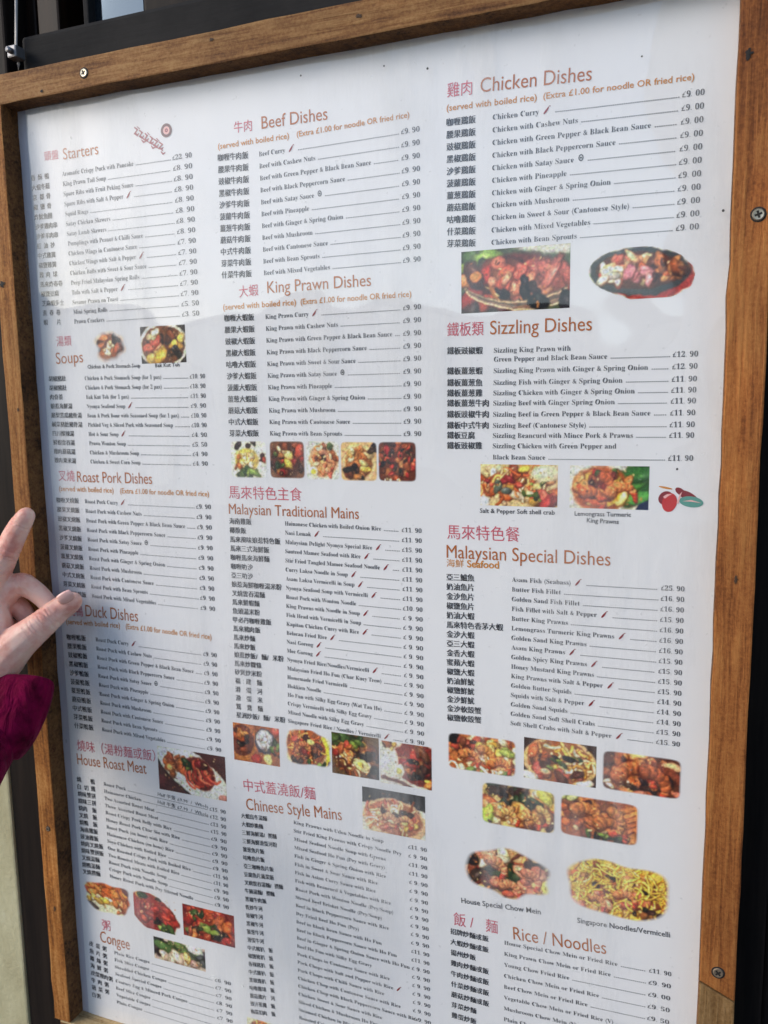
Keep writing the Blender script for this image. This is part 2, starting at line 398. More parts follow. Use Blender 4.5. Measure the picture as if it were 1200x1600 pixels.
blot(3, 444, .0030, .0022, left, 1)
blot(1170, 84, .0018, .0026, right, 2)
blot(65, 142, .0013, .0011, top, 3)
for q, (x, y) in enumerate([(668, 107), (1003, 88), (1130, 329), (600, 103), (470, 118), (1058, 733)]):
    rnd = random.Random(q); c = W(x, y, .0033)
    link('speck', disc_mesh(c, (.0005 + .0003 * rnd.random()), .0002, 8), M_speck, board)

# ------------------------------------------------------------------ print: text
def math_bold(s):
    r = ''
    for ch in s:
        if 'A' <= ch <= 'Z': r += chr(0x1D400 + ord(ch) - 65)
        elif 'a' <= ch <= 'z': r += chr(0x1D41A + ord(ch) - 97)
        elif '0' <= ch <= '9': r += chr(0x1D7CE + ord(ch) - 48)
        else: r += ch
    return r
CACHE = {}
def glyphs(s, res=2, off=0.0):
    """text as a flat mesh at size 1 -> (verts, faces, width)"""
    k = (s, res, off)
    if k in CACHE: return CACHE[k]
    cu = bpy.data.curves.new('t', 'FONT'); cu.body = s; cu.size = 1; cu.resolution_u = res; cu.offset = off
    ob = bpy.data.objects.new('t', cu); C.objects.link(ob)
    bpy.context.view_layer.update()
    dg = bpy.context.evaluated_depsgraph_get()
    me = bpy.data.meshes.new_from_object(ob.evaluated_get(dg))
    v = np.zeros(len(me.vertices) * 3); me.vertices.foreach_get('co', v); v = v.reshape(-1, 3)[:, :2]
    f = [tuple(p.vertices) for p in me.polygons]
    bpy.data.objects.remove(ob); bpy.data.curves.remove(cu); bpy.data.meshes.remove(me)
    if len(v): v = v.copy(); v[:, 0] -= v[:, 0].min()
    wd = v[:, 0].max() if len(v) else 0
    CACHE[k] = (v, f, wd); return CACHE[k]
class Ink:
    def __init__(s): s.v, s.f = [], []
    def add(s, v, f, z=0.):
        n = len(s.v); s.v += [(q[0], q[1], z) for q in v]; s.f += [tuple(i + n for i in q) for q in f]
    def build(s, name, m, parent, d=.0005, label=None):
        me = bpy.data.meshes.new(name)
        me.from_pydata([bw(b, d + b[2]) for b in s.v], [], s.f); me.update()
        o = link(name, me, m, parent)
        if label: o['label'] = label
        return o
    def text(s, txt, p0, direc, size, sx=1.0, res=2, off=0.0, width=None, cap=.69, z=0.):
        """txt centred vertically on the line p0 + t*direc, in board units; returns width"""
        v, f, wd = glyphs(txt, res, off)
        if not len(v): return 0
        if width: sx = width / (wd * size)
        u = direc / np.hypot(*direc); n = np.array([u[1], -u[0]])      # up
        P = p0 + np.outer(v[:, 0] * size * sx, u) + np.outer((v[:, 1] - cap / 2) * size, n)
        s.add([tuple(q) for q in P], f, z); return wd * size * sx
    def quad(s, p, u, n, l, h):
        a = p - n * h / 2
        s.add([tuple(a), tuple(a + u * l), tuple(a + u * l + n * h), tuple(a + n * h)], [(0, 1, 2, 3)])

def chili(ink, p, u, h):
    n = np.array([u[1], -u[0]])
    pts = []
    for k in range(9):
        t_ = k / 8; c = p + u * h * (.1 + .75 * t_) + n * h * (-.45 + 1.0 * t_ ** .8 - .12 * math.sin(t_ * 3.14))
        wd = h * .17 * math.sin(math.pi * min(1, .12 + t_ * .8)) ** .7
        pts.append((c, wd))
    L = [tuple(c + (u * .6 - n * .8) * wd) for c, wd in pts]; R = [tuple(c - (u * .6 - n * .8) * wd) for c, wd in pts]
    ink.add(L + R, [(k, k + 1, 10 + k, 9 + k) for k in range(8)])
    q = pts[-1][0] + n * h * .1
    ink.quad(q, u, n, h * .28, h * .12)
def nut(ink, p, u, h):
    n = np.array([u[1], -u[0]]); c = p + u * h * .5 + n * h * .15; V = []
    for k in range(12):
        a = 2 * math.pi * k / 12; V.append(tuple(c + (u * math.cos(a) * .34 + n * math.sin(a) * .46) * h))
    for k in range(12):
        a = 2 * math.pi * k / 12; V.append(tuple(c + (u * math.cos(a) * .22 + n * math.sin(a) * .32) * h))
    ink.add(V, [(k, (k + 1) % 12, 12 + (k + 1) % 12, 12 + k) for k in range(12)])
    ink.quad(c - u * h * .12, u, n, h * .24, h * .22)

UNIT = 1.0
def dish_list(first, last, rows, sample, cap=.0062, cnw=(4, 0), tt=None, label=None, dots=True, thin=-.006):
    """first/last: pixel points (chinese left, english left, price left, right edge) of the first and last row.
    rows: (chinese, english, mark, price). sample: (row index, left px, right px) sets the letter width."""
    n = len(rows)
    A = [bd(p) for p in first]; B = [bd(p) for p in last]
    ink, dot, cin, pin = Ink(), Ink(), Ink(), Ink()
    CW = abs(bd((cnw[1], first[0][1]))[0] - A[0][0]) / cnw[0]; CH = min(max(CW * .86, .0070), .0084)
    size = cap / .69
    def P(k, t_): return A[k] * (1 - t_) + B[k] * t_
    ts = tt or [i / (n - 1) for i in range(n)]
    i, xa, xb = sample
    y_at = first[1][1] * (1 - ts[i]) + last[1][1] * ts[i]
    ya, yb = bd((xa, y_at)), bd((xb, y_at))
    _, _, wd = glyphs(math_bold(rows[i][1]), 1, thin)
    sx = abs(yb[0] - ya[0]) / (wd * size)
    rnd = random.Random(len(rows) + int(first[0][0]))
    for i, (cn, en, mk, pr) in enumerate(rows):
        t_ = ts[i]
        c, e, p, r = P(0, t_), P(1, t_), P(2, t_), P(3, t_)
        u = (e - c) / np.hypot(*(e - c))
        if cn:
            k = len(cn); pitch = CW
            if k == 3 and cnw[0] == 4: pitch = CW * 1.5
            for q, ch in enumerate(cn):
                if ch != ' ':
                    for e_ in (0, 1, 2): cin.text(ch, c + u * (pitch * q + CW * .028 * (e_ - 1)), u, CH / .80, CW * .80 / CH, 1, 0., cap=.72, z=.00002 * e_)
        u = (p - e) / np.hypot(*(p - e)); nn = np.array([u[1], -u[0]])
        wd = ink.text(math_bold(en), e, u, size, sx, 1, thin) if en else 0
        q = e + u * (wd + .004)
        if mk == 'c': red = Ink(); chili(red, q + u * .001, u, cap * 1.2); red.build('chili_mark', M_chili, sheet); q = q + u * .015
        elif mk == 'n': nut(ink, q, u, cap * 1.35); q = q + u * .012
        elif mk: q = q + u * (ink.text(mk, q, u, size * .85, sx, 1) + .004)
        if pr:
            up = (r - p) / np.hypot(*(r - p)); up = u
            pin.text(math_bold(pr), p, up, size * 1.02, 1, 1, thin, width=np.hypot(*(r - p)))
            if dots:
                L = (p - q) @ u - .004
                k = 0
                while k * .0024 < L:
                    dot.quad(q + u * k * .0024 - nn * cap * .40, u, nn, .0015, .0011); k += 1
    ink.build('dish_names', M_ink, sheet); cin.build('chinese_names', M_black, sheet); pin.build('prices', M_ink, sheet)
    if dot.v: dot.build('leader_dots', M_dots, sheet)

def heading(txt, pl, pr, cap_px, m, off=0.0, name='section_heading', res=4, d=.0005):
    a, b = bd(pl), bd(pr)
    mid = ((pl[0] + pr[0]) / 2, (pl[1] + pr[1]) / 2)
    ch = abs(bd((mid[0], mid[1] + cap_px / 2))[1] - bd((mid[0], mid[1] - cap_px / 2))[1])
    cjk = any(ord(c_) > 0x2e80 for c_ in txt)
    size = ch / (.80 if cjk else .69); off = 0. if cjk else off
    ink = Ink(); ink.text(txt, a, b - a, size, 1, res, off, width=np.hypot(*(b - a)), cap=.72 if cjk else .69)
    return ink.build(name, m, sheet, d, label=txt if False else None)

K = '£9. 00'
pat = [('咖喱', 'Curry', 'c'), ('腰果', 'with Cashew Nuts', ''), ('豉椒', 'with Green Pepper & Black Bean Sauce', ''), ('黑椒', 'with Black Peppercorn Sauce', ''),
       ('沙爹', 'with Satay Sauce', 'n'), ('菠蘿', 'with Pineapple', ''), ('薑葱', 'with Ginger & Spring Onion', ''), ('蘑菇', 'with Mushroom', ''),
       ('中式', 'with Cantonese Sauce', ''), ('芽菜', 'with Bean Sprouts', ''), ('什菜', 'with Mixed Vegetables', '')]
def fam(cn, en, price, order=range(11)): return [(pat[i][0] + cn, en + ' ' + pat[i][1], pat[i][2], price) for i in order]

# Starters
st = [('香酥鴨', 'Aromatic Crispy Duck with Pancake', '', '£22. 90'), ('大蝦冬蔭', 'King Prawn Tail Soup', '', '£8. 90'), ('京都骨', 'Spare Ribs with Fruit Peking Sauce', '', '£8. 90'),
      ('椒鹽骨', 'Spare Ribs with Salt & Pepper', 'c', '£8. 90'), ('炸魷魚圈', 'Squid Rings', '', '£8. 90'), ('沙爹雞肉串', 'Satay Chicken Skewers', '', '£8. 90'),
      ('沙爹羊肉串', 'Satay Lamb Skewers', '', '£8. 90'), ('紅油抄', 'Dumplings with Peanut & Chilli Sauce', '', '£8. 90'), ('中式雞翼', 'Chicken Wings in Cantonese Sauce', '', '£7. 90'),
      ('椒鹽雞翼', 'Chicken Wings with Salt & Pepper', 'c', '£7. 90'), ('雞肉球', 'Chicken Balls with Sweet & Sour Sauce', '', '£7. 90'), ('馬來炸春卷', 'Deep Fried Malaysian Spring Rolls', '', '£7. 90'),
      ('椒鹽豆腐', 'Tofu with Salt & Pepper', 'c', '£7. 90'), ('芝麻蝦多士', 'Sesame Prawn on Toast', '', '£7. 90'), ('素春卷', 'Mini Spring Rolls', '', '£5. 50'), ('蝦 片', 'Prawn Crackers', '', '£3. 50')]
dish_list([(49.5, 279), (97.5, 272), (270, 246.5), (300, 243)], [(69, 504), (116.5, 502.5), (285, 491), (312, 489.5)], st, (7, 106, 224), cnw=(4, 78), cap=.0066)
heading('頭盤', (70, 245), (92, 241.5), 13, M_red, .01)
heading('Starters', (99, 241), (154, 232), 18, M_orange)
# Beef
dish_list([(341, 247), (405, 241), (627, 206), (656, 201)], [(347, 430), (412.5, 426.5), (630, 407), (657.5, 404)], fam('牛肉飯', 'Beef', '£9. 90'), (2, 407, 581), cnw=(5, 389))
heading('牛肉', (366, 200), (394, 196), 16, M_red, .008)
heading('Beef Dishes', (409, 192), (512, 177), 20, M_orange)
SUB1, SUB2 = '(served with boiled rice)', '(Extra £1.00 for noodle OR fried rice)'
def sub(p0, p1, p2, p3, cap):
    heading(SUB1, p0, p1, cap, M_ochre, .012, 'serving_note', 2); heading(SUB2, p2, p3, cap, M_ochre, .012, 'serving_note', 2)
sub((341, 229), (452, 212), (464, 210), (640, 179), 9)
# King prawn
kp = fam('大蝦飯', 'King Prawn', '£9. 90', [0, 1, 2, 3, 4, 4, 5, 6, 7, 8, 9])
kp[4] = ('咕嚕大蝦飯', 'King Prawn with Sweet & Sour Sauce', '', '£9. 90')
dish_list([(351, 497.5), (415, 495), (630, 481), (658, 478.5)], [(359, 677), (422, 677), (631, 677.5), (658.5, 677.5)], kp, (2, 417, 614), cnw=(5, 398))
heading('大蝦', (374, 456.5), (404, 453), 16, M_red, .008)
heading('King Prawn Dishes', (418, 449), (580, 437), 19, M_orange)
sub((349, 480), (463, 472), (470, 471.5), (643, 459), 9)
# Chicken
ck = fam('鷄飯', 'Chicken', K, [0, 1, 2, 3, 4, 5, 6, 7, 7, 10, 9]); ck[8] = ('咕嚕鷄飯', 'Chicken in Sweet & Sour (Cantonese Style)', '', K)
dish_list([(698, 192), (770, 183.5), (1066, 148), (1101, 143.5)], [(699, 381), (768, 379), (1056, 356.5), (1092, 353)], ck, (2, 770, 1017), cnw=(4, 744))
heading('雞肉', (699, 142), (738, 137), 20, M_red, .006)
heading('Chicken Dishes', (751, 133.5), (925, 114), 23, M_orange)
sub((698, 169), (839, 152), (849, 150.5), (1085, 120), 10)
# Sizzling
sz = [('鐵板豉椒蝦', 'Sizzling King Prawn with', '', ''), ('', 'Green Pepper and Black Bean Sauce', '', '£12. 90'), ('鐵板薑葱蝦', 'Sizzling King Prawn with Ginger & Spring Onion', '', '£12. 90'),
      ('鐵板薑葱魚', 'Sizzling Fish with Ginger & Spring Onion', '', '£11. 90'), ('鐵板薑葱雞', 'Sizzling Chicken with Ginger & Spring Onion', '', '£11. 90'), ('鐵板薑葱牛肉', 'Sizzling Beef with Ginger Spring Onion', '', '£11. 90'),
      ('鐵板豉椒牛肉', 'Sizzling Beef in Green Pepper & Black Bean Sauce', '', '£11. 90'), ('鐵板中式牛肉', 'Sizzling Beef (Cantonese Style)', '', '£11. 90'), ('鐵板豆腐', 'Sizzling Beancurd with Mince Pork & Prawns', '', '£11. 90'),
      ('鐵板豉椒雞', 'Sizzling Chicken with Green Pepper and', '', ''), ('', 'Black Bean Sauce', '', '£11. 90')]
dish_list([(699, 548.5), (772, 547.5), (1052, 539), (1091.5, 538)], [(699, 713.5), (770, 714), (1044, 715.5), (1083, 715)], sz, (2, 772, 1013), cnw=(5, 755),
          tt=[0, .082, .188, .298, .395, .49, .595, .70, .795, .893, 1.0])
heading('鐵板類', (699, 515.5), (756, 513.5), 19, M_red, .006)
heading('Sizzling Dishes', (766, 512), (925, 505), 22, M_orange)
# Soups
sps = [('胡椒豬肚', 'Chicken & Pork Stomach Soup (for 1 pax)', '', '£10. 90'), ('胡椒豬肚', 'Chicken & Pork Stomach Soup (for 2 pax)', '', '£18. 90'), ('肉骨茶', 'Bak Kut Teh (for 1 pax)', '', '£11. 90'),
       ('娘惹海鮮湯', 'Nyonya Seafood Soup', 'c', '£9. 90'), ('鳳梨苦瓜豬骨湯', 'Bean & Pork Bone with Seasoned Soup (for 1 pax)', '', '£10. 90'), ('鹹菜豬肚豬骨湯', 'Pickled Veg & Sliced Pork with Seasoned Soup', '', '£10. 90'),
       ('四川酸辣湯', 'Hot & Sour Soup', 'c', '£4. 90'), ('鮮蝦雲吞湯', 'Prawn Wonton Soup', '', '£5. 50'), ('雞肉蘑菇湯', 'Chicken & Mushroom Soup', '', '£4. 90'), ('雞肉粟米湯', 'Chicken & Sweet Corn Soup', '', '£4. 90')]
dish_list([(77, 592), (133, 591), (297, 588), (321, 587)], [(86, 719), (142, 721), (302, 724), (325, 724)], sps, (4, 136, 279), cnw=(7, 125), cap=.0062)
heading('湯類', (89, 534), (112, 532.5), 14, M_red, .008)
heading('Soups', (88, 560), (130, 557), 18, M_orange)
heading('Chicken & Pork Stomach Soup', (137, 573), (220, 571), 6, M_ink, .02, 'caption', 1)
heading('Bak Kut Teh', (243, 571), (281, 569.5), 6, M_ink, .02, 'caption', 1)
# Roast pork
dish_list([(89, 781), (133, 783), (307, 791), (330, 792)], [(101, 926), (144, 930.5), (314, 949), (336.5, 951)], fam('叉燒飯', 'Roast Pork', '£9. 90'), (2, 135, 289), cnw=(5, 124), cap=.0064)
heading('叉燒', (92, 743), (117, 744), 15, M_red, .008)
heading('Roast Pork Dishes', (121, 744.5), (238, 747.5), 17, M_orange)
sub((93, 763), (178, 766), (188, 766.5), (327, 771.5), 8)
# Duck
dish_list([(105, 995), (150, 998.5), (318, 1021), (339, 1024)], [(117, 1133), (160, 1139), (324, 1168), (346, 1172)], fam('鴨飯', 'Roast Duck', '£9. 90'), (2, 151, 301), cnw=(4, 135), cap=.0064)
heading('燒鴨', (106, 953), (130, 955), 15, M_red, .008)
heading('Duck Dishes', (134, 953.5), (216, 962), 18, M_orange)
sub((104, 970.5), (188, 977), (197, 978), (331, 995), 8)
# House roast
hr = [('燒 鴨', 'Roast Duck', '', '£15. 90'), ('白切雞', 'Hainanese Chicken', '', '£12. 90'), ('燒味雙拼', 'Two Assorted Roast Meat', '', '£13. 90'), ('燒味三拼', 'Three Assorted Roast Meat', '', '£15. 90'),
      ('燒肉 飯', 'Roast Crispy Pork Belly with Rice', '', '£9. 90'), ('叉燒 飯', 'Honey Roast Pork Char Siu with Rice', '', '£9. 90'), ('燒鴨 飯', 'Roast Duck (on bone) with Rice', '', '£9. 90'), ('海南雞飯', 'Hainanese Chicken (on bone) Rice', '', '£9. 90'),
      ('豉油雞飯', 'Soya Chicken with Boiled Rice', '', '£9. 90'), ('燒肉叉燒飯', 'One Roasted Crispy Pork with Boiled Rice', '', '£11. 90'), ('燒味雙拼飯', 'Two Roasted Meats with Boiled Rice', '', '£11. 90'), ('叉燒湯麵', 'Roast Duck with Noodle Soup', '', '£9. 90'),
      ('燒鴨湯麵', 'Crispy Pork with Noodle Soup', '', '£9. 90'), ('叉燒撈麵', 'Honey Roast Pork with Dry Stirred Noodle', '', '£9. 90')]
dish_list([(121, 1217), (162.5, 1224), (328, 1263), (353, 1269)], [(130, 1361), (172, 1368), (336, 1412), (358, 1418)], hr, (9, 169, 297), cnw=(4, 149), cap=.0060)
heading('Half 半隻 £9.90  /  Whole', (247, 1240), (326, 1260), 6, M_ink, .012, 'caption', 1)
heading('Half 半隻 £7.90  /  Whole', (247, 1252), (326, 1273), 6, M_ink, .012, 'caption', 1)
heading('燒味（湯粉麵或飯）', (121, 1164), (243, 1181), 15, M_red, .006)
heading('House Roast Meat', (121, 1185), (229, 1200), 17, M_orange)
# Congee
cg = [('皮蛋粥', 'Plain Rice Congee', '', '£6. 90'), ('魚片粥', 'Fish Slice Congee', '', '£7. 90'), ('雞絲粥', 'Shredded Chicken Congee', '', '£7. 90'), ('海鮮粥', 'Seafood Special Congee', '', '£8. 90'),
      ('皮蛋瘦肉粥', 'Century Egg & Minced Pork Congee', '', '£7. 90'), ('牛肉粥', 'Beef Slice Congee', '', '£7. 90'), ('蔬菜粥', 'Vegetable Congee', '', '£6. 90'), ('白粥', 'Plain Congee', '', '£4. 90')]
dish_list([(140, 1473), (179, 1487.5), (336, 1530), (361, 1537)], [(145, 1553), (183, 1564.5), (341, 1612), (365, 1619)], cg, (4, 180, 290), cnw=(4, 167), cap=.0058)
heading('粥', (160, 1444), (173, 1447), 14, M_red, .006)
heading('Congee', (157, 1462), (203, 1475), 17, M_orange)
# Malaysian traditional
mt = [('海南雞飯', 'Hainanese Chicken with Boiled Onion Rice', '', '£11. 90'), ('椰漿飯', 'Nasi Lemak', 'c', '£11. 90'), ('馬來風味娘惹特色飯', 'Malaysian Delight Nyonya Special Rice', 'c', '£15. 90'), ('馬來三式海鮮飯', 'Sauteed Mamee Seafood with Rice', 'c', '£11. 90'),
      ('咖喱馬來海鮮麵', 'Stir Fried Tangled Mamee Seafood Noodle', 'c', '£11. 90'), ('咖喱叻沙', 'Curry Laksa Noodle in Soup', 'c', '£11. 90'), ('亞三叻沙', 'Asam Laksa Vermicelli in Soup', 'c', '£11. 90'), ('娘惹海鮮咖喱湯米粉', 'Nyonya Seafood Soup with Vermicelli', 'c', '£11. 90'),
      ('叉燒雲吞湯麵', 'Roast Pork with Wonton Noodle', '', '£10. 90'), ('馬來鮮蝦麵', 'King Prawns with Noodle in Soup', 'c', '£ 9. 90'), ('魚頭湯米粉', 'Fish Head with Vermicelli in Soup', '', '£ 9. 90'), ('甲必丹咖喱雞飯', 'Kapitan Chicken Curry with Rice', 'c', '£ 9. 90'),
      ('馬來豬肉飯', 'Belacan Fried Rice', 'c', '£ 9. 90'), ('馬來炒麵', 'Nasi Goreng', 'c', '£ 9. 90'), ('馬來炒飯', 'Mee Goreng', 'c', '£ 9. 90'), ('娘惹炒飯/麵/米粉', 'Nyonya Fried Rice/Noodles/Vermicelli', 'c', '£ 9. 90'),
      ('馬來炒粿條', 'Malaysian Fried Ho Fun (Char Kuey Teow)', '', '£ 9. 90'), ('砂煲炒米粉', 'Homemade Fried Vermicelli', '', '£ 9. 90'), ('福 建 麵', 'Hokkien Noodle', '', '£ 9. 90'), ('滑 蛋 河', 'Ho Fun with Silky Egg Gravy (Wat Tan Ho)', '', '£ 9. 90'),
      ('滑 蛋 米', 'Crispy Vermicelli with Silky Egg Gravy', '', '£ 9. 90'), ('鴛 鴦 麵', 'Mixed Noodle with Silky Egg Gravy', '', '£ 9. 90'), ('星洲炒飯/麵/米粉', 'Singapore Fried Rice / Noodles / Vermicelli', 'c', '£ 9. 90')]
dish_list([(359, 814), (445.5, 817.5), (628, 827.5), (659, 829)], [(370, 1116.5), (450.5, 1125.5), (633, 1156), (663, 1160)], mt, (4, 445, 592), cnw=(9, 438), cap=.0060)
heading('馬來特色主食', (358, 769), (472, 773), 18, M_red, .004)
heading('Malaysian Traditional Mains', (358, 794.5), (561, 802), 17, M_orange)
# Chinese style
en_cs = ['King Prawns with Udon Noodle in Soup', 'Stir Fried King Prawns with Crispy Noodle Dry', 'Mixed Seafood Noodle Soup with Greens', 'Mixed Seafood Ho Fun (Dry with Gravy)', 'Fish in Ginger & Spring Onion with Rice', 'Fish in Sweet & Sour Sauce with Rice',
         'Fish in Asian Curry Sauce with Rice', 'Fish with Beancurd & Vegetables with Rice', 'Roast Pork with Wonton Noodle (Dry/Soup)', 'Stewed Beef Brisket Noodle (Dry/Soup)', 'Beef in Black Peppercorn Sauce with Rice', 'Dry Fried Beef Ho Fun (Dry)',
         'Beef in Black Bean Sauce with Ho Fun', 'Beef in Black Peppercorn Sauce with Ho Fun', 'Beef in Ginger & Spring Onion Sauce with Ho Fun', 'Beef Ho Fun with Silky Egg Gravy', 'Pork Chops in Cantonese Sauce with Rice', 'Pork Chops with Salt and Pepper with Rice',
         'Pork Chops with Chilli Sauce with Rice', 'Chicken Chop with Cantonese Sauce with Rice', 'Chicken Chop with Black Peppercorn Sauce with Rice', 'Chicken Sweet & Sour Sauce with Rice', 'Sliced Chicken & Mushroom Ho Fun', 'Steamed Chicken in Black Bean Sauce', 'Roasted Crispy Pork with Preserved Vegetables', 'Beancurd with Minced Pork']
cn_cs = ['大蝦烏冬湯麵', '大蝦炒脆麵', '三鮮海鮮湯/撈麵', '三鮮海鮮滑蛋河粉', '薑葱魚片飯', '咕嚕魚片飯', '亞三咖喱魚片飯', '豆腐魚片蔬菜飯', '叉燒雲吞湯麵/撈麵', '牛腩湯麵/撈麵', '黑椒牛肉飯', '乾炒牛河', '豉椒牛河', '黑椒牛河', '薑葱牛河', '滑蛋牛河', '中式豬扒 飯',
         '椒鹽豬扒 飯', '香辣豬扒 飯', '中式雞扒 飯', '黑椒雞扒 飯', '咕嚕雞球 飯', '蘑菇雞片 河', '豉汁蒸雞 飯', '梅菜扣肉 飯', '']
cs = [(a, b, 'c' if i == 17 else '', '£%2d. 90' % (11 if i in (0, 2, 3, 12, 13) else 9)) for i, (a, b) in enumerate(zip(cn_cs, en_cs))]
dish_list([(377.5, 1274), (459, 1284), (638, 1322), (667, 1328)], [(393, 1592), (468, 1601), (648, 1655), (675, 1663)], cs, (1, 459, 627), cnw=(6, 418), cap=.0056, dots=False)
heading('中式蓋澆飯/麵', (381, 1226), (493, 1240), 17, M_red, .004)
heading('Chinese Style Mains', (385, 1255.5), (534, 1272), 18, M_orange)
# Special
spc = [('亞三鱸魚', 'Asam Fish (Seabass)', 'c', '£25. 90'), ('奶油魚片', 'Butter Fish Fillet', '', '£16. 90'), ('金沙魚片', 'Golden Sand Fish Fillet', '', '£16. 90'), ('椒鹽魚片', 'Fish Fillet with Salt & Pepper', 'c', '£15. 90'), ('奶油大蝦', 'Butter King Prawns', '', '£16. 90'),
       ('馬來特色香茅大蝦', 'Lemongrass Turmeric King Prawns', 'c', '£16. 90'), ('金沙大蝦', 'Golden Sand King Prawns', '', '£16. 90'), ('亞三大蝦', 'Asam King Prawns', 'c', '£15. 90'), ('金香大蝦', 'Golden Spicy King Prawns', 'c', '£15. 90'), ('蜜蘋大蝦', 'Honey Mustard King Prawns', '', '£15. 90'),
       ('椒鹽大蝦', 'King Prawns with Salt & Pepper', 'c', '£15. 90'), ('奶油鮮魷', 'Golden Butter Squids', '', '£14. 90'), ('椒鹽鮮魷', 'Squids with Salt & Pepper', 'c', '£14. 90'), ('金沙鮮魷', 'Golden Sand Squids', '', '£14. 90'), ('金沙軟殼蟹', 'Golden Sand Soft Shell Crabs', '', '£15. 90'), ('椒鹽軟殼蟹', 'Soft Shell Crabs with Salt & Pepper', 'c', '£15. 90')]
dish_list([(698, 901.5), (800, 905), (1033, 918), (1069.5, 920)], [(699, 1120.5), (798, 1129), (1025, 1158), (1062.5, 1162)], spc, (5, 800, 961), cnw=(4, 742), cap=.0060)
heading('馬來特色餐', (699, 831), (812, 835.5), 20, M_red, .004)
heading('Malaysian Special Dishes', (698, 861), (954, 873), 21, M_orange)
heading('海鮮', (698, 879.5), (725, 880.5), 11, M_ochre, .012)
heading('Seafood', (730, 880.5), (780, 882.5), 11, M_ochre, .022)
# Rice
rc = [('招牌炒麵或飯', 'House Special Chow Mein or Fried Rice', '', '£11. 90'), ('大蝦炒麵或飯', 'King Prawn Chow Mein or Fried Rice', '', '£9. 90'), ('揚州炒飯', 'Young Chow Fried Rice', '', '£9. 00'), ('雞肉炒麵或飯', 'Chicken Chow Mein or Fried Rice', '', '£9. 50'), ('牛肉炒麵或飯', 'Beef Chow Mein or Fried Rice', '', '£9. 50'),
      ('什菜炒麵或飯', 'Vegetable Chow Mein or Fried Rice (V)', '', '£8. 90'), ('蘑菇炒麵或飯', 'Mushroom Chow Mein (V)', '', '£8. 90'), ('芽菜炒麵', 'Plain Chow Mein', '', '£6. 90'), ('雞蛋炒飯', 'Egg Fried Rice', '', '£4. 50')]
dish_list([(704, 1454), (788, 1472), (1014, 1515), (1049, 1522)], [(706, 1585), (787, 1608), (1008, 1662), (1042, 1670)], rc, (0, 788, 966), cnw=(6, 764), cap=.0058)
heading('飯 /', (709, 1435), (740, 1441), 18, M_red, .006)
heading('麵', (759, 1445), (778, 1449), 18, M_red, .006)
heading('Rice / Noodles', (802, 1457), (947, 1480), 20, M_orange)
# captions under photos
heading('Salt & Pepper Soft shell crab', (750, 797.5), (867, 800.5), 7, M_ink, .012, 'caption', 2)
heading('Lemongrass Turmeric', (898, 802), (986, 804), 7, M_ink, .012, 'caption', 2)
heading('King Prawns', (917, 812.5), (967, 815), 7, M_ink, .012, 'caption', 2)
heading('House Special Chow Mein', (721, 1406), (845, 1424), 8, M_ink, .012, 'caption', 2)
heading('Singapore Noodles/Vermicelli', (902, 1437), (1047, 1460), 8, M_ink, .012, 'caption', 2)
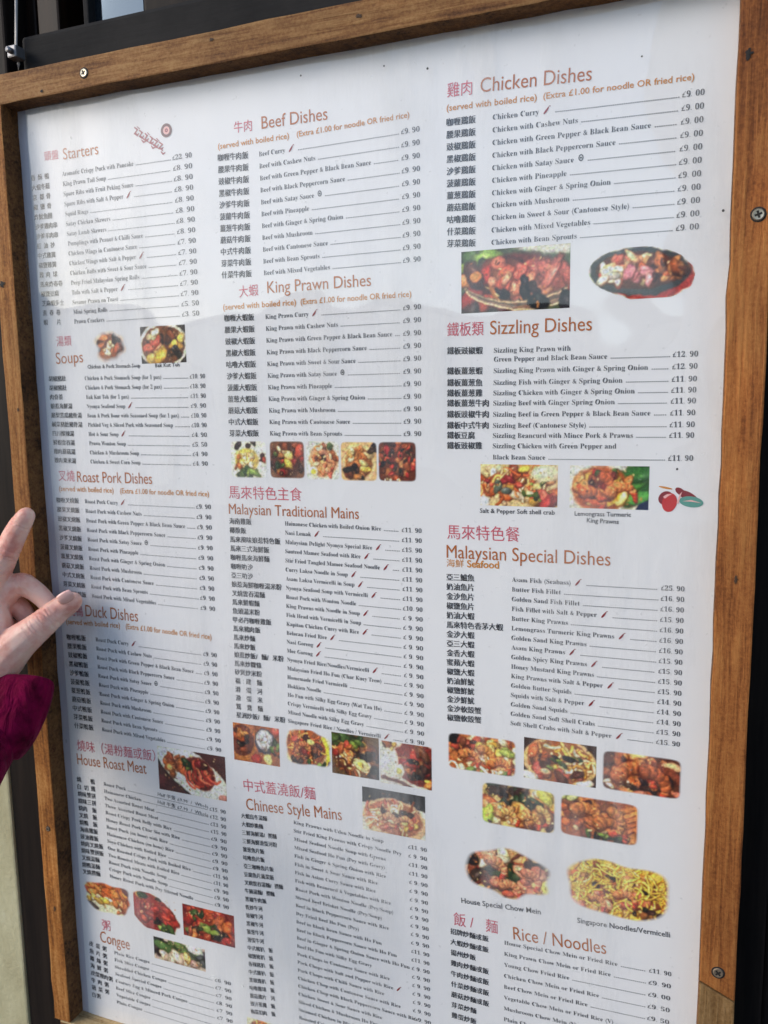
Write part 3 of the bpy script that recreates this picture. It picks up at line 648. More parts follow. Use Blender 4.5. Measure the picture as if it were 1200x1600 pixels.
# ------------------------------------------------------------------ print: food photographs and ornaments
class Paint:
    def __init__(s, w, h, bg, seed):
        s.w, s.h = w, h; s.a = np.empty((h, w, 3)); s.a[:] = bg; s.r = random.Random(seed); s.rs = np.random.RandomState(seed)
        s.X, s.Y = np.meshgrid((np.arange(w) + .5) / w, (np.arange(h) + .5) / w); s.asp = h / w
    def _put(s, m, col): s.a = s.a * (1 - m[..., None]) + np.asarray(col) * m[..., None] if np.ndim(col) == 1 else s.a * (1 - m[..., None]) + col * m[..., None]
    def ell(s, cx, cy, rx, ry, rot, col, soft=.15, shade=.35, gloss=0.):
        cy *= s.asp; c, q = math.cos(rot), math.sin(rot)
        dx, dy = s.X - cx, s.Y - cy
        u, v = (dx * c + dy * q) / rx, (-dx * q + dy * c) / ry
        d = np.sqrt(u * u + v * v); m = np.clip((1 - d) / soft, 0, 1)
        lit = 1 + shade * (.45 - np.clip(d, 0, 1) ** 2) - shade * .35 * (dx / rx + dy / rx).clip(-1, 1)
        C_ = np.asarray(col) * lit[..., None]
        if gloss:
            g = np.exp(-(((u + .3) / .3) ** 2 + ((v + .3) / .3) ** 2)) * gloss; C_ = C_ + g[..., None]
        s.a = s.a * (1 - m[..., None]) + C_ * m[..., None]
    def arc(s, x, y, ang, ln, bend, wd, col, shade=.3):
        y *= s.asp; n = max(4, int(ln / wd * 1.4)); m = np.zeros((s.h, s.w)); L = np.zeros((s.h, s.w))
        for k in range(n + 1):
            t_ = k / n - .5; a = ang + bend * t_
            px = x + math.cos(a) * ln * t_; py = y + math.sin(a) * ln * t_ + bend * ln * .35 * (t_ * t_)
            d = np.hypot(s.X - px, s.Y - py) / wd
            m = np.maximum(m, np.clip((1 - d) / .5, 0, 1))
        L = 1 + shade * (m - .5)
        s.a = s.a * (1 - m[..., None]) + np.asarray(col) * L[..., None] * m[..., None]
    def pick(s, pal):
        c = np.array(s.r.choice(pal)); return np.clip(c * s.r.uniform(.8, 1.18) + s.rs.uniform(-.02, .02, 3), 0, 1)
    def inside(s, reg):
        cx, cy, rx, ry = reg
        while 1:
            x, y = s.r.uniform(-1, 1), s.r.uniform(-1, 1)
            if x * x + y * y < 1: return cx + x * rx, cy + y * ry / s.asp * s.asp
    def pile(s, reg, pal, n, r=(.03, .07), el=(1, 2.2), gloss=.18, rot=None, shade=.55):
        for k in range(max(3, int(n * .72))):
            x, y = s.inside(reg); q = s.r.uniform(*r) * 1.2; e = s.r.uniform(*el); cc = s.pick(pal); ro = s.r.uniform(0, 3.14) if rot is None else rot + s.r.gauss(0, .25)
            s.ell(x + .008, y + .012, q * e * 1.12, q * 1.15, ro, cc * np.array([.50, .36, .28]), .35, .1)
            s.ell(x, y, q * e, q, ro, cc, .22, shade * .8, gloss * (.4 + s.r.random()))
    def noodles(s, reg, pal, n, wd=.012, ln=(.15, .4), rot=None):
        for k in range(n):
            x, y = s.inside(reg)
            an, le, be, w_, cc = s.r.uniform(0, 3.14) if rot is None else rot + s.r.gauss(0, .3), s.r.uniform(*ln), s.r.uniform(-1.8, 1.8), wd * s.r.uniform(.9, 1.4), s.pick(pal)
            s.arc(x + .004, y + .006, an, le, be, w_ * 1.6, cc * np.array([.60, .42, .30])); s.arc(x, y, an, le, be, w_, np.clip(cc * 1.08, 0, 1))
    def bits(s, n, pal=((.2, .12, .08), (.9, .78, .55), (.4, .22, .1), (.75, .45, .2))):
        for k in range(n): s.ell(s.r.uniform(.06, .94), s.r.uniform(.08, .92), s.r.uniform(.012, .03), s.r.uniform(.006, .013), s.r.uniform(0, 3.1), np.array(s.r.choice(pal)), .5, .2)
    def prawn(s, x, y, ang, size, col=(.88, .50, .28), turn=2.7):
        size *= .84
        # curled prawn: banded body tapering to a red tail
        y *= s.asp; col = np.array(col); px, py, a = x, y, ang; pts = []
        for k in range(13):
            pts.append((px, py, size * (.34 - .017 * k), a)); a += turn / 12; px += math.cos(a) * size * .15; py += math.sin(a) * size * .15
        for px, py, r_, a in pts[::-1]: s.ell(px + .006, (py + .012) / s.asp, r_ * 1.18, r_ * 1.12, a, col * np.array([.48, .34, .28]), .3, .1)
        for k, (px, py, r_, a) in enumerate(pts[::-1]):
            c_ = np.clip(col * (1.14 if k % 2 else .80), 0, 1)
            if k < 3: c_ = np.array((.72, .22, .14))
            s.ell(px, py / s.asp, r_ * .72, r_, a, c_, .2, .5, .25 if k % 2 else 0)
    def smooth_noise(s, k):
        f = s.rs.normal(0, 1, (max(2, int(s.h / k) + 2), max(2, int(s.w / k) + 2)))
        y, x = np.arange(s.h) / k, np.arange(s.w) / k
        yi, xi = y.astype(int), x.astype(int); fy, fx = (y - yi)[:, None], (x - xi)[None]
        fy, fx = fy * fy * (3 - 2 * fy), fx * fx * (3 - 2 * fx)
        g = lambda a, b_: f[np.minimum(yi + a, f.shape[0] - 1)][:, np.minimum(xi + b_, f.shape[1] - 1)]
        return (g(0, 0) * (1 - fx) + g(0, 1) * fx) * (1 - fy) + (g(1, 0) * (1 - fx) + g(1, 1) * fx) * fy
    def finish(s):
        # break the drawn outlines up the way a small print does
        jj, ii = np.meshgrid(np.arange(s.h), np.arange(s.w), indexing='ij')
        y = np.clip(jj + s.smooth_noise(7) * .9, 0, s.h - 1.001); x = np.clip(ii + s.smooth_noise(7) * .9, 0, s.w - 1.001)
        y0, x0 = y.astype(int), x.astype(int); fy, fx = (y - y0)[..., None], (x - x0)[..., None]
        y1, x1 = np.minimum(y0 + 1, s.h - 1), np.minimum(x0 + 1, s.w - 1)
        wm0 = (np.abs(s.a - PAPER).max(-1) < .02)[..., None]
        wv = (s.a[y0, x0] * (1 - fx) + s.a[y0, x1] * fx) * (1 - fy) + (s.a[y1, x0] * (1 - fx) + s.a[y1, x1] * fx) * fy
        s.a = np.where(wm0, s.a, wv)
        lum = 1 + s.smooth_noise(1.7)[..., None] * .11 + s.smooth_noise(5)[..., None] * .05
        tint = 1 + np.stack([s.smooth_noise(4) * .02, s.smooth_noise(4) * .03, s.smooth_noise(4) * .04], -1)
        k = sum(np.roll(s.a, (a, b_), (0, 1)) for a in (-1, 0, 1) for b_ in (-1, 0, 1)) / 9
        wm = (np.abs(s.a - PAPER).max(-1) < .02)[..., None]
        s.a = np.where(wm, s.a, s.a * .7 + k * .3)
        g_ = s.a.mean(-1, keepdims=True); s.a = np.where(wm, s.a, np.clip(((g_ + (s.a - g_) * .90) * np.array([1.18, 1.14, 1.02]) + .02), 0, .97))
        white = (np.abs(s.a - PAPER).max(-1) < .02)
        s.key = white
        s.a = np.clip(np.where(white[..., None], s.a, s.a * lum * tint), 0, 1)
    def grain(s, amt):
        f = s.rs.normal(0, amt, (s.h, s.w, 1)); g = (f + np.roll(f, 1, 0) + np.roll(f, 1, 1) + np.roll(f, (1, 1), (0, 1))) / 2.2
        s.a = s.a * (1 + g)
PAPER = np.array([.905, .905, .91])
def put_photo(tl, br, clip, fn, seed, label=None, name='dish_photo', d=.00038, tilt=0., cell=.00085):
    A, B = bd(tl), bd(br); wd, ht = B[0] - A[0], B[1] - A[1]
    nx, ny = max(24, int(wd / cell)), max(20, int(ht / cell))
    p = Paint(nx, ny, (.9, .9, .9), seed); fn(p)
    if clip != 'soft' and fn is not f_sizzle and fn is not f_rice: p.bits(46)
    p.finish()
    X, Y = (np.arange(nx) + .5) / nx * 2 - 1, (np.arange(ny) + .5) / ny * 2 - 1
    X, Y = np.meshgrid(X, Y)
    th = np.arctan2(Y, X); rs = np.random.RandomState(seed + 5); wob = sum(rs.normal(0, .05) * np.cos(k * th + rs.uniform(0, 6)) for k in range(2, 9))
    if clip == 'rect': al = np.ones_like(X) * 9
    elif clip == 'round': dd = (np.abs(X) ** 10 + np.abs(Y) ** 10) ** .1; al = (1.0 - dd) / .04
    elif clip == 'oval': al = (1 - np.hypot(X, Y)) / .06
    elif clip == 'blob': al = (1 - np.hypot(X, Y) * (1.04 + wob * .8)) / .10
    elif clip == 'soft': al = (1 - np.hypot(X, Y) * (1.02 + wob)) / .30
    elif clip == 'blobrect': dd = (np.abs(X) ** 4 + np.abs(Y) ** 4) ** .25; al = (1 - dd * (1.03 + wob * .5)) / .08
    m = np.clip(al, 0, 1)[..., None]
    col = np.clip(p.a, 0, 1)
    col = np.where(col <= .04045, col / 12.92, ((col + .055) / 1.055) ** 2.4) * .90
    col = np.where(p.key[..., None], .80, col)
    col = col * m + .80 * (1 - m)
    xs, ys = A[0] + wd * np.arange(nx + 1) / nx, A[1] + ht * np.arange(ny + 1) / ny
    me = bpy.data.meshes.new(name)
    keep = (np.clip(al, 0, 1) > .02) & ~p.key
    vid = -np.ones((ny + 1, nx + 1), int); V = []; Fc = []; cols = []
    for j in range(ny):
        for i in range(nx):
            if not keep[j, i]: continue
            q = []
            for jj, ii in ((j + 1, i), (j + 1, i + 1), (j, i + 1), (j, i)):
                if vid[jj, ii] < 0: vid[jj, ii] = len(V); V.append(bw((xs[ii], ys[jj] + tilt * (xs[ii] - xs[0])), d))
                q.append(vid[jj, ii])
            Fc.append(q); cols.append((j, i))
    me.from_pydata(V, [], Fc)
    acc = np.zeros((len(V), 3)); cnt = np.zeros(len(V))
    fa = np.array(Fc); ca = np.array([col[j, i] for j, i in cols])
    for k in range(4): np.add.at(acc, fa[:, k], ca); np.add.at(cnt, fa[:, k], 1)
    acc /= cnt[:, None]
    ca_ = me.color_attributes.new('print', 'FLOAT_COLOR', 'POINT')
    ca_.data.foreach_set('color', np.concatenate([acc, np.ones((len(V), 1))], 1).astype(np.float32).ravel())
    me.update(); o = link(name, me, M_photo, sheet)
    if label: o['label'] = label
    return o
# palettes
BRN = [(.45, .22, .12), (.30, .13, .09), (.62, .36, .2), (.2, .09, .07)]
ORG = [(.80, .45, .22), (.70, .32, .14), (.88, .60, .34), (.55, .25, .12)]
YEL = [(.86, .72, .30), (.92, .82, .50), (.76, .58, .22)]
GRN = [(.22, .32, .12), (.12, .2, .08), (.42, .52, .2)]
RED = [(.62, .14, .12), (.48, .10, .10), (.74, .26, .18)]
PNK = [(.85, .45, .35), (.92, .62, .48), (.75, .30, .24)]
CRM = [(.93, .84, .66), (.86, .74, .55), (.97, .92, .8)]
DRK = [(.12, .08, .08), (.2, .12, .1), (.06, .05, .06)]
H = .5
def f_soup1(p):
    p.a[:] = (.86, .72, .6); p.ell(.5, .55, .45, .36, 0, (.62, .36, .2)); p.pile((.5, .5, .36, .3), BRN + ORG, 34, (.04, .09)); p.pile((.42, .5, .2, .2), CRM, 8, (.04, .08)); p.pile((.5, .3, .3, .12), DRK, 6, (.03, .06))
def f_bakkut(p):
    p.a[:] = (.12, .09, .09); p.ell(.5, .52, .56, .43, 0, (.93, .92, .9), .05, .1); p.ell(.5, .52, .49, .37, 0, (.42, .24, .15), .05, .2)
    p.pile((.48, .5, .4, .38), BRN + DRK, 40, (.04, .09)); p.pile((.3, .75, .18, .16), YEL, 7, (.06, .1)); p.pile((.82, .4, .1, .2), YEL, 4, (.05, .08)); p.pile((.35, .5, .2, .15), PNK, 8, (.04, .08)); p.pile((.72, .75, .14, .14), DRK, 8, (.04, .07)); p.pile((.3, .25, .12, .1), CRM, 4, (.05, .08))
def f_rice(p):
    p.a[:] = (.95, .93, .86); p.pile((.5, .08, .6, .06), DRK, 5, (.04, .07)); p.ell(.45, .52, .36, .32, 0, (.86, .74, .34)); p.pile((.4, .5, .27, .26), YEL + CRM, 60, (.02, .045)); p.pile((.5, .86, .25, .08), GRN, 14, (.04, .09), (1.5, 3)); p.pile((.88, .4, .08, .25), RED + BRN, 8, (.04, .07)); p.pile((.18, .6, .12, .2), ORG, 7, (.03, .06)); p.ell(.5, .12, .09, .07, 0, (.2, .12, .12))
def f_dark(p):
    p.a[:] = (.45, .28, .2); p.ell(.5, .5, .5, .5, 0, (.32, .16, .11)); p.pile((.5, .5, .45, .45), BRN + DRK + RED, 55, (.04, .09)); p.pile((.55, .45, .14, .14), YEL, 4, (.06, .1)); p.pile((.3, .5, .15, .3), GRN, 7, (.03, .06)); p.pile((.4, .2, .25, .1), CRM, 4, (.03, .05))
def f_laksa(p):
    p.a[:] = (.93, .9, .86); p.ell(.52, .5, .47, .5, 0, (.88, .62, .42)); p.pile((.52, .45, .4, .38), ORG + CRM, 34, (.03, .07)); p.pile((.45, .35, .25, .2), BRN, 14, (.025, .05)); p.ell(.2, .8, .17, .16, 0, (.95, .93, .86)); p.ell(.2, .8, .09, .085, 0, (.93, .80, .26)); p.pile((.62, .75, .2, .15), PNK, 9, (.03, .06)); p.pile((.75, .15, .15, .08), GRN, 4, (.03, .05))
    p.prawn(.45, .3, -.6, .26, (.92, .58, .42)); p.prawn(.7, .5, -.2, .24, (.9, .56, .4))
def f_bowl(p):
    p.a[:] = (.85, .68, .48); p.ell(.5, .55, .46, .5, 0, (.92, .80, .6), .05, .1); p.ell(.5, .55, .4, .43, 0, (.6, .34, .16)); p.pile((.5, .4, .33, .24), CRM + ORG, 20, (.04, .09)); p.pile((.45, .75, .3, .2), DRK + BRN, 22, (.04, .08)); p.pile((.85, .2, .08, .15), DRK, 5, (.04, .06)); p.pile((.7, .6, .14, .14), YEL, 6, (.04, .07))
def f_ribs(p):
    p.a[:] = (.36, .16, .1); p.pile((.5, .5, .5, .55), BRN + RED + [(.5, .2, .12)], 75, (.035, .08)); p.pile((.72, .6, .12, .14), ORG, 6, (.05, .08)); p.pile((.5, .45, .4, .35), DRK, 22, (.02, .05)); p.pile((.5, .96, .4, .03), CRM, 8, (.02, .03))
def f_satay(p):
    p.a[:] = (.28, .33, .24); p.pile((.1, .1, .2, .2), GRN, 14, (.04, .09), (1, 2)); p.ell(.9, .02, .5, .08, .1, (.75, .76, .74), .3, .1); p.pile((.1, .9, .2, .2), DRK, 10, (.05, .1))
    p.ell(.55, .55, .5, .28, .05, (.40, .16, .13)); p.pile((.35, .5, .3, .3), RED + BRN, 50, (.03, .07), (1, 3)); p.pile((.72, .5, .25, .22), [(.78, .38, .32), (.68, .3, .26), (.82, .48, .38)], 60, (.02, .06), (1, 3)); p.pile((.45, .45, .2, .3), PNK, 16, (.03, .06), (1, 2.4)); p.ell(.14, .42, .06, .05, 0, (.9, .5, .2)); p.pile((.5, .62, .3, .1), DRK, 10, (.02, .045), (1, 3))
    for k in range(7): p.arc(.5, .84 + .022 * k, .03 + .015 * k, .95, -.35, .011, p.pick([(.75, .66, .55), (.55, .42, .35), (.35, .26, .22)]))
    p.pile((.9, .9, .2, .1), DRK, 6, (.04, .08))
def f_sizzle(p):
    p.a[:] = PAPER; p.ell(.55, .58, .43, .22, .1, (.66, .16, .14), .06, .1); p.ell(.9, .62, .09, .13, .1, (.66, .16, .14), .1, .1); p.ell(.49, .47, .47, .23, .06, (.22, .24, .27), .05, .3); p.ell(.49, .45, .41, .18, .06, (.32, .17, .13), .06, .2)
    p.pile((.47, .40, .33, .24), CRM + PNK, 44, (.02, .04), (1, 2.5)); p.pile((.7, .45, .2, .22), BRN + ORG, 40, (.02, .045), (1, 2.5)); p.pile((.25, .5, .12, .15), CRM + [(.85, .85, .85)], 16, (.02, .035)); p.pile((.5, .55, .15, .12), [(.75, .45, .5)], 10, (.025, .05))
def f_crab(p):
    p.a[:] = (.86, .74, .55); p.pile((.5, .5, .55, .5), CRM + ORG + YEL, 60, (.03, .07)); p.noodles((.5, .5, .5, .45), CRM + ORG, 30, .013, (.1, .25)); p.pile((.3, .4, .25, .2), RED, 12, (.02, .05), (1, 2.5)); p.pile((.6, .6, .3, .3), GRN, 12, (.015, .035), (1, 3)); p.pile((.3, .5, .1, .15), [(.3, .35, .3)], 5, (.03, .06)); p.ell(.85, .2, .2, .12, 0, (.93, .87, .72)); p.pile((.9, .82, .1, .1), PNK + RED, 6, (.03, .06)); p.ell(.05, .9, .1, .08, .5, (.9, .9, .9))
def f_prawn(p):
    p.a[:] = (.93, .9, .86); p.pile((.85, .4, .14, .42), [(.25, .5, .2), (.38, .62, .28), (.15, .36, .14)], 22, (.05, .10), (1.6, 3), rot=2.4); p.ell(.95, .95, .14, .08, -.7, (.12, .14, .28))
    p.ell(.4, .55, .4, .33, 0, (.75, .34, .12)); p.pile((.4, .5, .34, .36), ORG + YEL, 46, (.03, .07), (1, 2.6)); p.pile((.42, .35, .25, .2), RED, 14, (.03, .055), (1, 2.4)); p.arc(.35, .86, .1, .55, -1.0, .05, (.78, .3, .14)); p.arc(.62, .72, 2.2, .35, 1.2, .045, (.85, .62, .2)); p.pile((.3, .5, .1, .2), BRN, 6, (.03, .06)); p.pile((.5, .15, .2, .1), GRN, 6, (.02, .04))
    p.prawn(.18, .62, -.6, .30, (.86, .42, .22)); p.prawn(.42, .25, .2, .28, (.84, .38, .20)); p.prawn(.52, .62, -1.2, .30, (.9, .5, .28))
def f_lemak(p):
    p.a[:] = (.6, .33, .2); p.ell(.2, .45, .34, .42, 0, (.72, .42, .2), .05, .15); p.ell(.19, .44, .27, .33, 0, (.42, .17, .1), .06, .2); p.pile((.19, .44, .2, .28), BRN + DRK + ORG, 22, (.03, .06)); p.ell(.68, .4, .22, .27, 0, (.28, .26, .34), .06, .2); p.ell(.67, .36, .18, .22, 0, (.86, .88, .94), .15, .25); p.pile((.67, .36, .14, .2), [(.9, .92, .97), (.75, .8, .9)], 20, (.02, .04)); p.ell(.5, .88, .13, .1, 0, (.6, .14, .1)); p.ell(.75, .85, .1, .13, 0, (.9, .83, .5)); p.pile((.92, .6, .08, .3), GRN + BRN + ORG, 12, (.03, .06)); p.pile((.92, .12, .1, .1), PNK, 5, (.05, .08))
def f_mee(p):
    p.a[:] = (.9, .82, .7); p.ell(.47, .5, .46, .44, 0, (.66, .32, .14)); p.noodles((.46, .48, .36, .36), ORG + BRN + YEL, 60, .016, (.15, .4)); p.pile((.45, .45, .3, .25), RED + BRN, 14, (.03, .055)); p.ell(.56, .32, .08, .07, 0, (.93, .85, .5)); p.arc(.92, .5, 1.4, .5, .3, .055, (.9, .76, .2)); p.pile((.5, .88, .35, .06), GRN + DRK, 10, (.02, .05), (1.5, 3)); p.pile((.93, .95, .08, .06), [(.2, .16, .3)], 4, (.04, .06))
    p.prawn(.35, .4, -.6, .22, (.88, .5, .3))
def f_kway(p):
    p.a[:] = (.36, .26, .16); p.ell(.5, .55, .55, .42, .2, (.5, .3, .15)); p.noodles((.5, .5, .5, .36), ORG + CRM + BRN, 46, .02, (.2, .5), rot=.5); p.pile((.7, .45, .28, .22), DRK + BRN, 18, (.04, .08), (1, 2.5)); p.pile((.55, .2, .2, .12), YEL + GRN, 12, (.03, .06)); p.pile((.1, .1, .15, .1), GRN, 8, (.05, .09)); p.ell(.63, .7, .19, .12, .4, (.93, .88, .6), .1, .2); p.ell(.62, .69, .08, .05, .4, (.9, .74, .3)); p.pile((.2, .4, .2, .2), RED + ORG, 9, (.03, .06)); p.pile((.9, .93, .15, .08), DRK, 6, (.06, .1))
def f_curry(p):
    p.a[:] = (.9, .88, .86); p.ell(.75, .45, .55, .42, .2, (.48, .13, .09), .06, .2); p.pile((.7, .4, .34, .36), RED + BRN, 44, (.04, .08)); p.pile((.65, .5, .28, .25), DRK, 14, (.02, .05)); p.ell(.12, .5, .22, .34, .5, (.9, .89, .87), .12, .15); p.pile((.15, .08, .12, .08), BRN + YEL, 8, (.03, .06)); p.ell(.37, .66, .11, .14, .3, (.95, .94, .9), .1, .2); p.ell(.38, .67, .06, .07, .3, (.86, .76, .35)); p.arc(.45, .95, .3, .8, .2, .05, (.3, .12, .1)); p.pile((.9, .85, .12, .12), ORG + YEL, 6, (.03, .06))
def f_roast(p):
    p.a[:] = (.26, .12, .12); p.ell(.5, .5, .85, .28, .62, (.15, .11, .12), .04, .1); p.ell(.52, .5, .66, .27, .55, (.93, .92, .89), .04, .08); p.pile((.26, .36, .17, .2), ORG, 30, (.02, .05)); p.ell(.62, .48, .25, .21, .6, (.42, .11, .1), .08, .3); p.pile((.62, .42, .2, .24), RED + BRN, 26, (.03, .06), (1, 2))
    for k in range(7): p.arc(.44 + .058 * k, .72 - .02 * k, 1.05 - .1 * k, .26, -.7, .022, p.pick(RED + [(.7, .36, .28)]))
    p.pile((.45, .3, .06, .08), GRN, 8, (.02, .04)); p.ell(.95, .95, .08, .05, 0, (.7, .45, .42)); p.ell(.06, .8, .1, .1, 0, (.32, .13, .14))
def f_crispnoodle(p):
    p.a[:] = (.88, .85, .82); p.a[:int(p.h * .36)] = (.10, .10, .11); p.ell(.52, .66, .52, .34, .1, (.90, .72, .56), .05, .1); p.ell(.52, .62, .45, .28, .1, (.70, .40, .26), .08, .2); p.noodles((.5, .6, .4, .28), ORG + CRM + PNK, 60, .014, (.12, .4)); p.pile((.5, .56, .25, .16), PNK + CRM, 14, (.03, .06), (1, 2)); p.pile((.55, .45, .28, .1), BRN + DRK, 9, (.02, .04), (1, 2)); p.pile((.7, .7, .14, .12), YEL, 5, (.03, .05))
    p.prawn(.36, .62, -.8, .2, (.92, .62, .46)); p.prawn(.62, .6, -.7, .2, (.92, .6, .44))
def f_porkbelly(p):
    p.a[:] = (.90, .84, .74); p.ell(.55, .22, .62, .24, .38, (.72, .34, .14), .1, .25); p.pile((.5, .3, .45, .28), [(.75, .38, .16), (.82, .48, .22), (.6, .24, .1), (.88, .58, .3)], 60, (.025, .06), (1, 2), rot=.4); p.pile((.45, .62, .4, .12), CRM + YEL, 26, (.025, .05), (1, 2.5), rot=.5); p.pile((.8, .72, .16, .2), ORG, 14, (.03, .06)); p.ell(.13, .84, .2, .06, .3, (.3, .26, .27)); p.ell(.05, .03, .07, .05, 0, (.25, .16, .13)); p.ell(.95, .15, .15, .09, .5, (.35, .2, .22))
def f_duckred(p):
    p.a[:] = (.92, .9, .9); p.ell(.42, .55, .55, .36, .45, (.56, .13, .11), .06, .3); p.pile((.35, .45, .28, .32), RED + [(.45, .1, .12)], 36, (.03, .06)); p.pile((.3, .45, .2, .22), PNK, 9, (.015, .035), gloss=.4); p.pile((.62, .58, .25, .25), [(.72, .2, .16), (.6, .14, .12)], 18, (.04, .07), (1.5, 3), rot=.5); p.pile((.12, .08, .1, .06), YEL + GRN, 5, (.04, .06)); p.pile((.7, .9, .18, .08), GRN, 9, (.03, .06)); p.ell(.55, .12, .09, .04, .2, (.2, .16, .17)); p.pile((.5, .72, .06, .08), DRK, 4, (.02, .04))
def f_charsiu(p):
    p.a[:] = (.5, .14, .1); p.pile((.5, .4, .52, .45), RED + [(.75, .28, .14)], 60, (.04, .08)); p.pile((.72, .38, .2, .16), [(.82, .42, .2), (.75, .32, .15)], 14, (.04, .07)); p.pile((.5, .75, .4, .16), DRK + GRN, 22, (.03, .07)); p.pile((.3, .35, .2, .2), GRN, 7, (.02, .04)); p.pile((.25, .85, .14, .1), ORG, 7, (.03, .05)); p.pile((.9, .85, .1, .2), RED, 8, (.05, .08))
def f_greens(p):
    p.a[:] = (.74, .68, .64); p.pile((.12, .35, .16, .3), DRK + [(.35, .3, .28)], 18, (.05, .08)); p.pile((.5, .35, .4, .2), [(.22, .34, .16), (.34, .46, .24), (.16, .22, .12)], 30, (.03, .08), (1.5, 3.2), rot=.5); p.pile((.4, .78, .4, .14), [(.80, .70, .66), (.72, .6, .56), (.85, .78, .72)], 22, (.05, .08), (1, 2.4)); p.pile((.72, .6, .1, .1), YEL, 5, (.03, .06)); p.pile((.94, .5, .05, .35), [(.25, .25, .28)], 8, (.04, .06)); p.ell(.8, .1, .2, .1, .2, (.8, .82, .86))
def f_special1(p):
    p.a[:] = (.7, .4, .2); p.pile((.5, .45, .52, .45), ORG + CRM, 60, (.03, .07)); p.noodles((.5, .75, .48, .2), ORG + CRM, 26, .018, (.2, .5), rot=.1); p.pile((.3, .3, .22, .22), RED + BRN, 14, (.03, .06)); p.pile((.6, .3, .22, .16), YEL, 12, (.04, .07)); p.pile((.85, .4, .08, .1), [(.6, .68, .3)], 4, (.04, .06)); p.pile((.04, .06, .08, .08), DRK, 4, (.05, .08)); p.pile((.55, .95, .4, .03), GRN + CRM, 12, (.02, .04))
    p.prawn(.22, .55, -.8, .26); p.prawn(.50, .35, -.3, .26, (.9, .58, .34)); p.prawn(.66, .70, -1.0, .25)
def f_special2(p):
    p.a[:] = (.2, .12, .1); p.ell(.5, .52, .52, .38, 0, (.88, .72, .5), .04, .1); p.ell(.5, .5, .46, .33, 0, (.6, .33, .16), .05, .1); p.noodles((.55, .45, .4, .32), CRM + YEL, 34, .02, (.12, .3), rot=.25); p.pile((.25, .5, .18, .28), ORG + BRN, 16, (.04, .08)); p.pile((.62, .55, .28, .22), GRN + DRK, 16, (.015, .04), (1.5, 3.5), rot=.2); p.pile((.5, .8, .3, .1), BRN + PNK, 14, (.03, .06)); p.ell(.07, .92, .16, .06, .2, (.93, .92, .9)); p.ell(.85, .95, .14, .05, -.3, (.93, .92, .9))
def f_bigprawn(p):
    p.a[:] = (.34, .16, .1); p.pile((.5, .45, .52, .45), BRN + ORG, 44, (.04, .09)); p.arc(.45, .42, .4, .5, 2.6, .09, (.80, .45, .24)); p.arc(.2, .3, 1.2, .4, -1.6, .06, (.62, .32, .17)); p.arc(.75, .25, .2, .55, .6, .07, (.45, .2, .13)); p.ell(.9, .2, .13, .05, .1, (.9, .68, .5)); p.ell(.45, .4, .07, .08, 0, (.3, .12, .09)); p.pile((.74, .65, .12, .14), DRK, 9, (.03, .06)); p.pile((.25, .82, .22, .1), CRM, 10, (.015, .03), (2, 4)); p.pile((.6, .88, .38, .08), ORG + PNK, 18, (.03, .06)); p.pile((.4, .75, .3, .1), DRK, 8, (.02, .05), (1, 3))
    p.prawn(.2, .62, -1.3, .42, (.78, .40, .22)); p.prawn(.55, .40, -.3, .40, (.72, .34, .18))
def f_butter(p):
    p.a[:] = (.86, .74, .46); p.pile((.5, .5, .55, .5), YEL + CRM + ORG, 70, (.03, .07)); p.pile((.3, .12, .3, .1), DRK + [(.18, .24, .2)], 12, (.04, .08), (1.2, 2.5)); p.pile((.5, .38, .35, .1), [(.14, .2, .14), (.1, .12, .12)], 14, (.03, .06), (1.4, 3)); p.pile((.45, .65, .35, .18), [(.85, .6, .35), (.75, .48, .24), (.93, .78, .56)], 34, (.03, .06), (1.2, 2.6)); p.pile((.07, .78, .08, .12), [(.66, .74, .2)], 4, (.06, .09)); p.pile((.93, .7, .05, .2), BRN, 6, (.03, .05)); p.pile((.9, .1, .1, .1), [(.75, .74, .3)], 5, (.04, .07)); p.pile((.5, .93, .45, .05), BRN + CRM, 16, (.02, .05))
    p.prawn(.25, .72, -1.0, .25, (.9, .66, .38)); p.prawn(.55, .70, -.9, .25, (.88, .6, .34)); p.prawn(.78, .45, -.2, .22, (.92, .7, .42))
def f_fried(p):
    p.a[:] = (.62, .30, .14); p.pile((.5, .5, .55, .5), [(.72, .38, .18), (.6, .28, .12), (.8, .48, .26), (.5, .2, .1)], 50, (.05, .1), (1.2, 2.5))
    for k in range(5): p.arc(.62, .22 + .13 * k, .1, .75, -.5, .055, p.pick([(.78, .44, .22), (.70, .36, .16)])); p.arc(.62, .285 + .13 * k, .1, .7, -.5, .014, (.32, .12, .07))
    p.pile((.6, .86, .3, .05), DRK + GRN, 16, (.02, .045)); p.pile((.15, .5, .15, .4), ORG, 16, (.04, .08)); p.pile((.4, .76, .4, .05), CRM, 9, (.015, .03)); p.pile((.1, .05, .15, .06), [(.66, .7, .4)], 4, (.04, .06)); p.pile((.35, .2, .25, .08), BRN, 8, (.02, .05), (1.5, 3))
    p.prawn(.2, .35, -.9, .34, (.80, .46, .24)); p.prawn(.5, .62, -1.0, .34, (.76, .42, .2)); p.prawn(.66, .25, .1, .30, (.82, .5, .26))
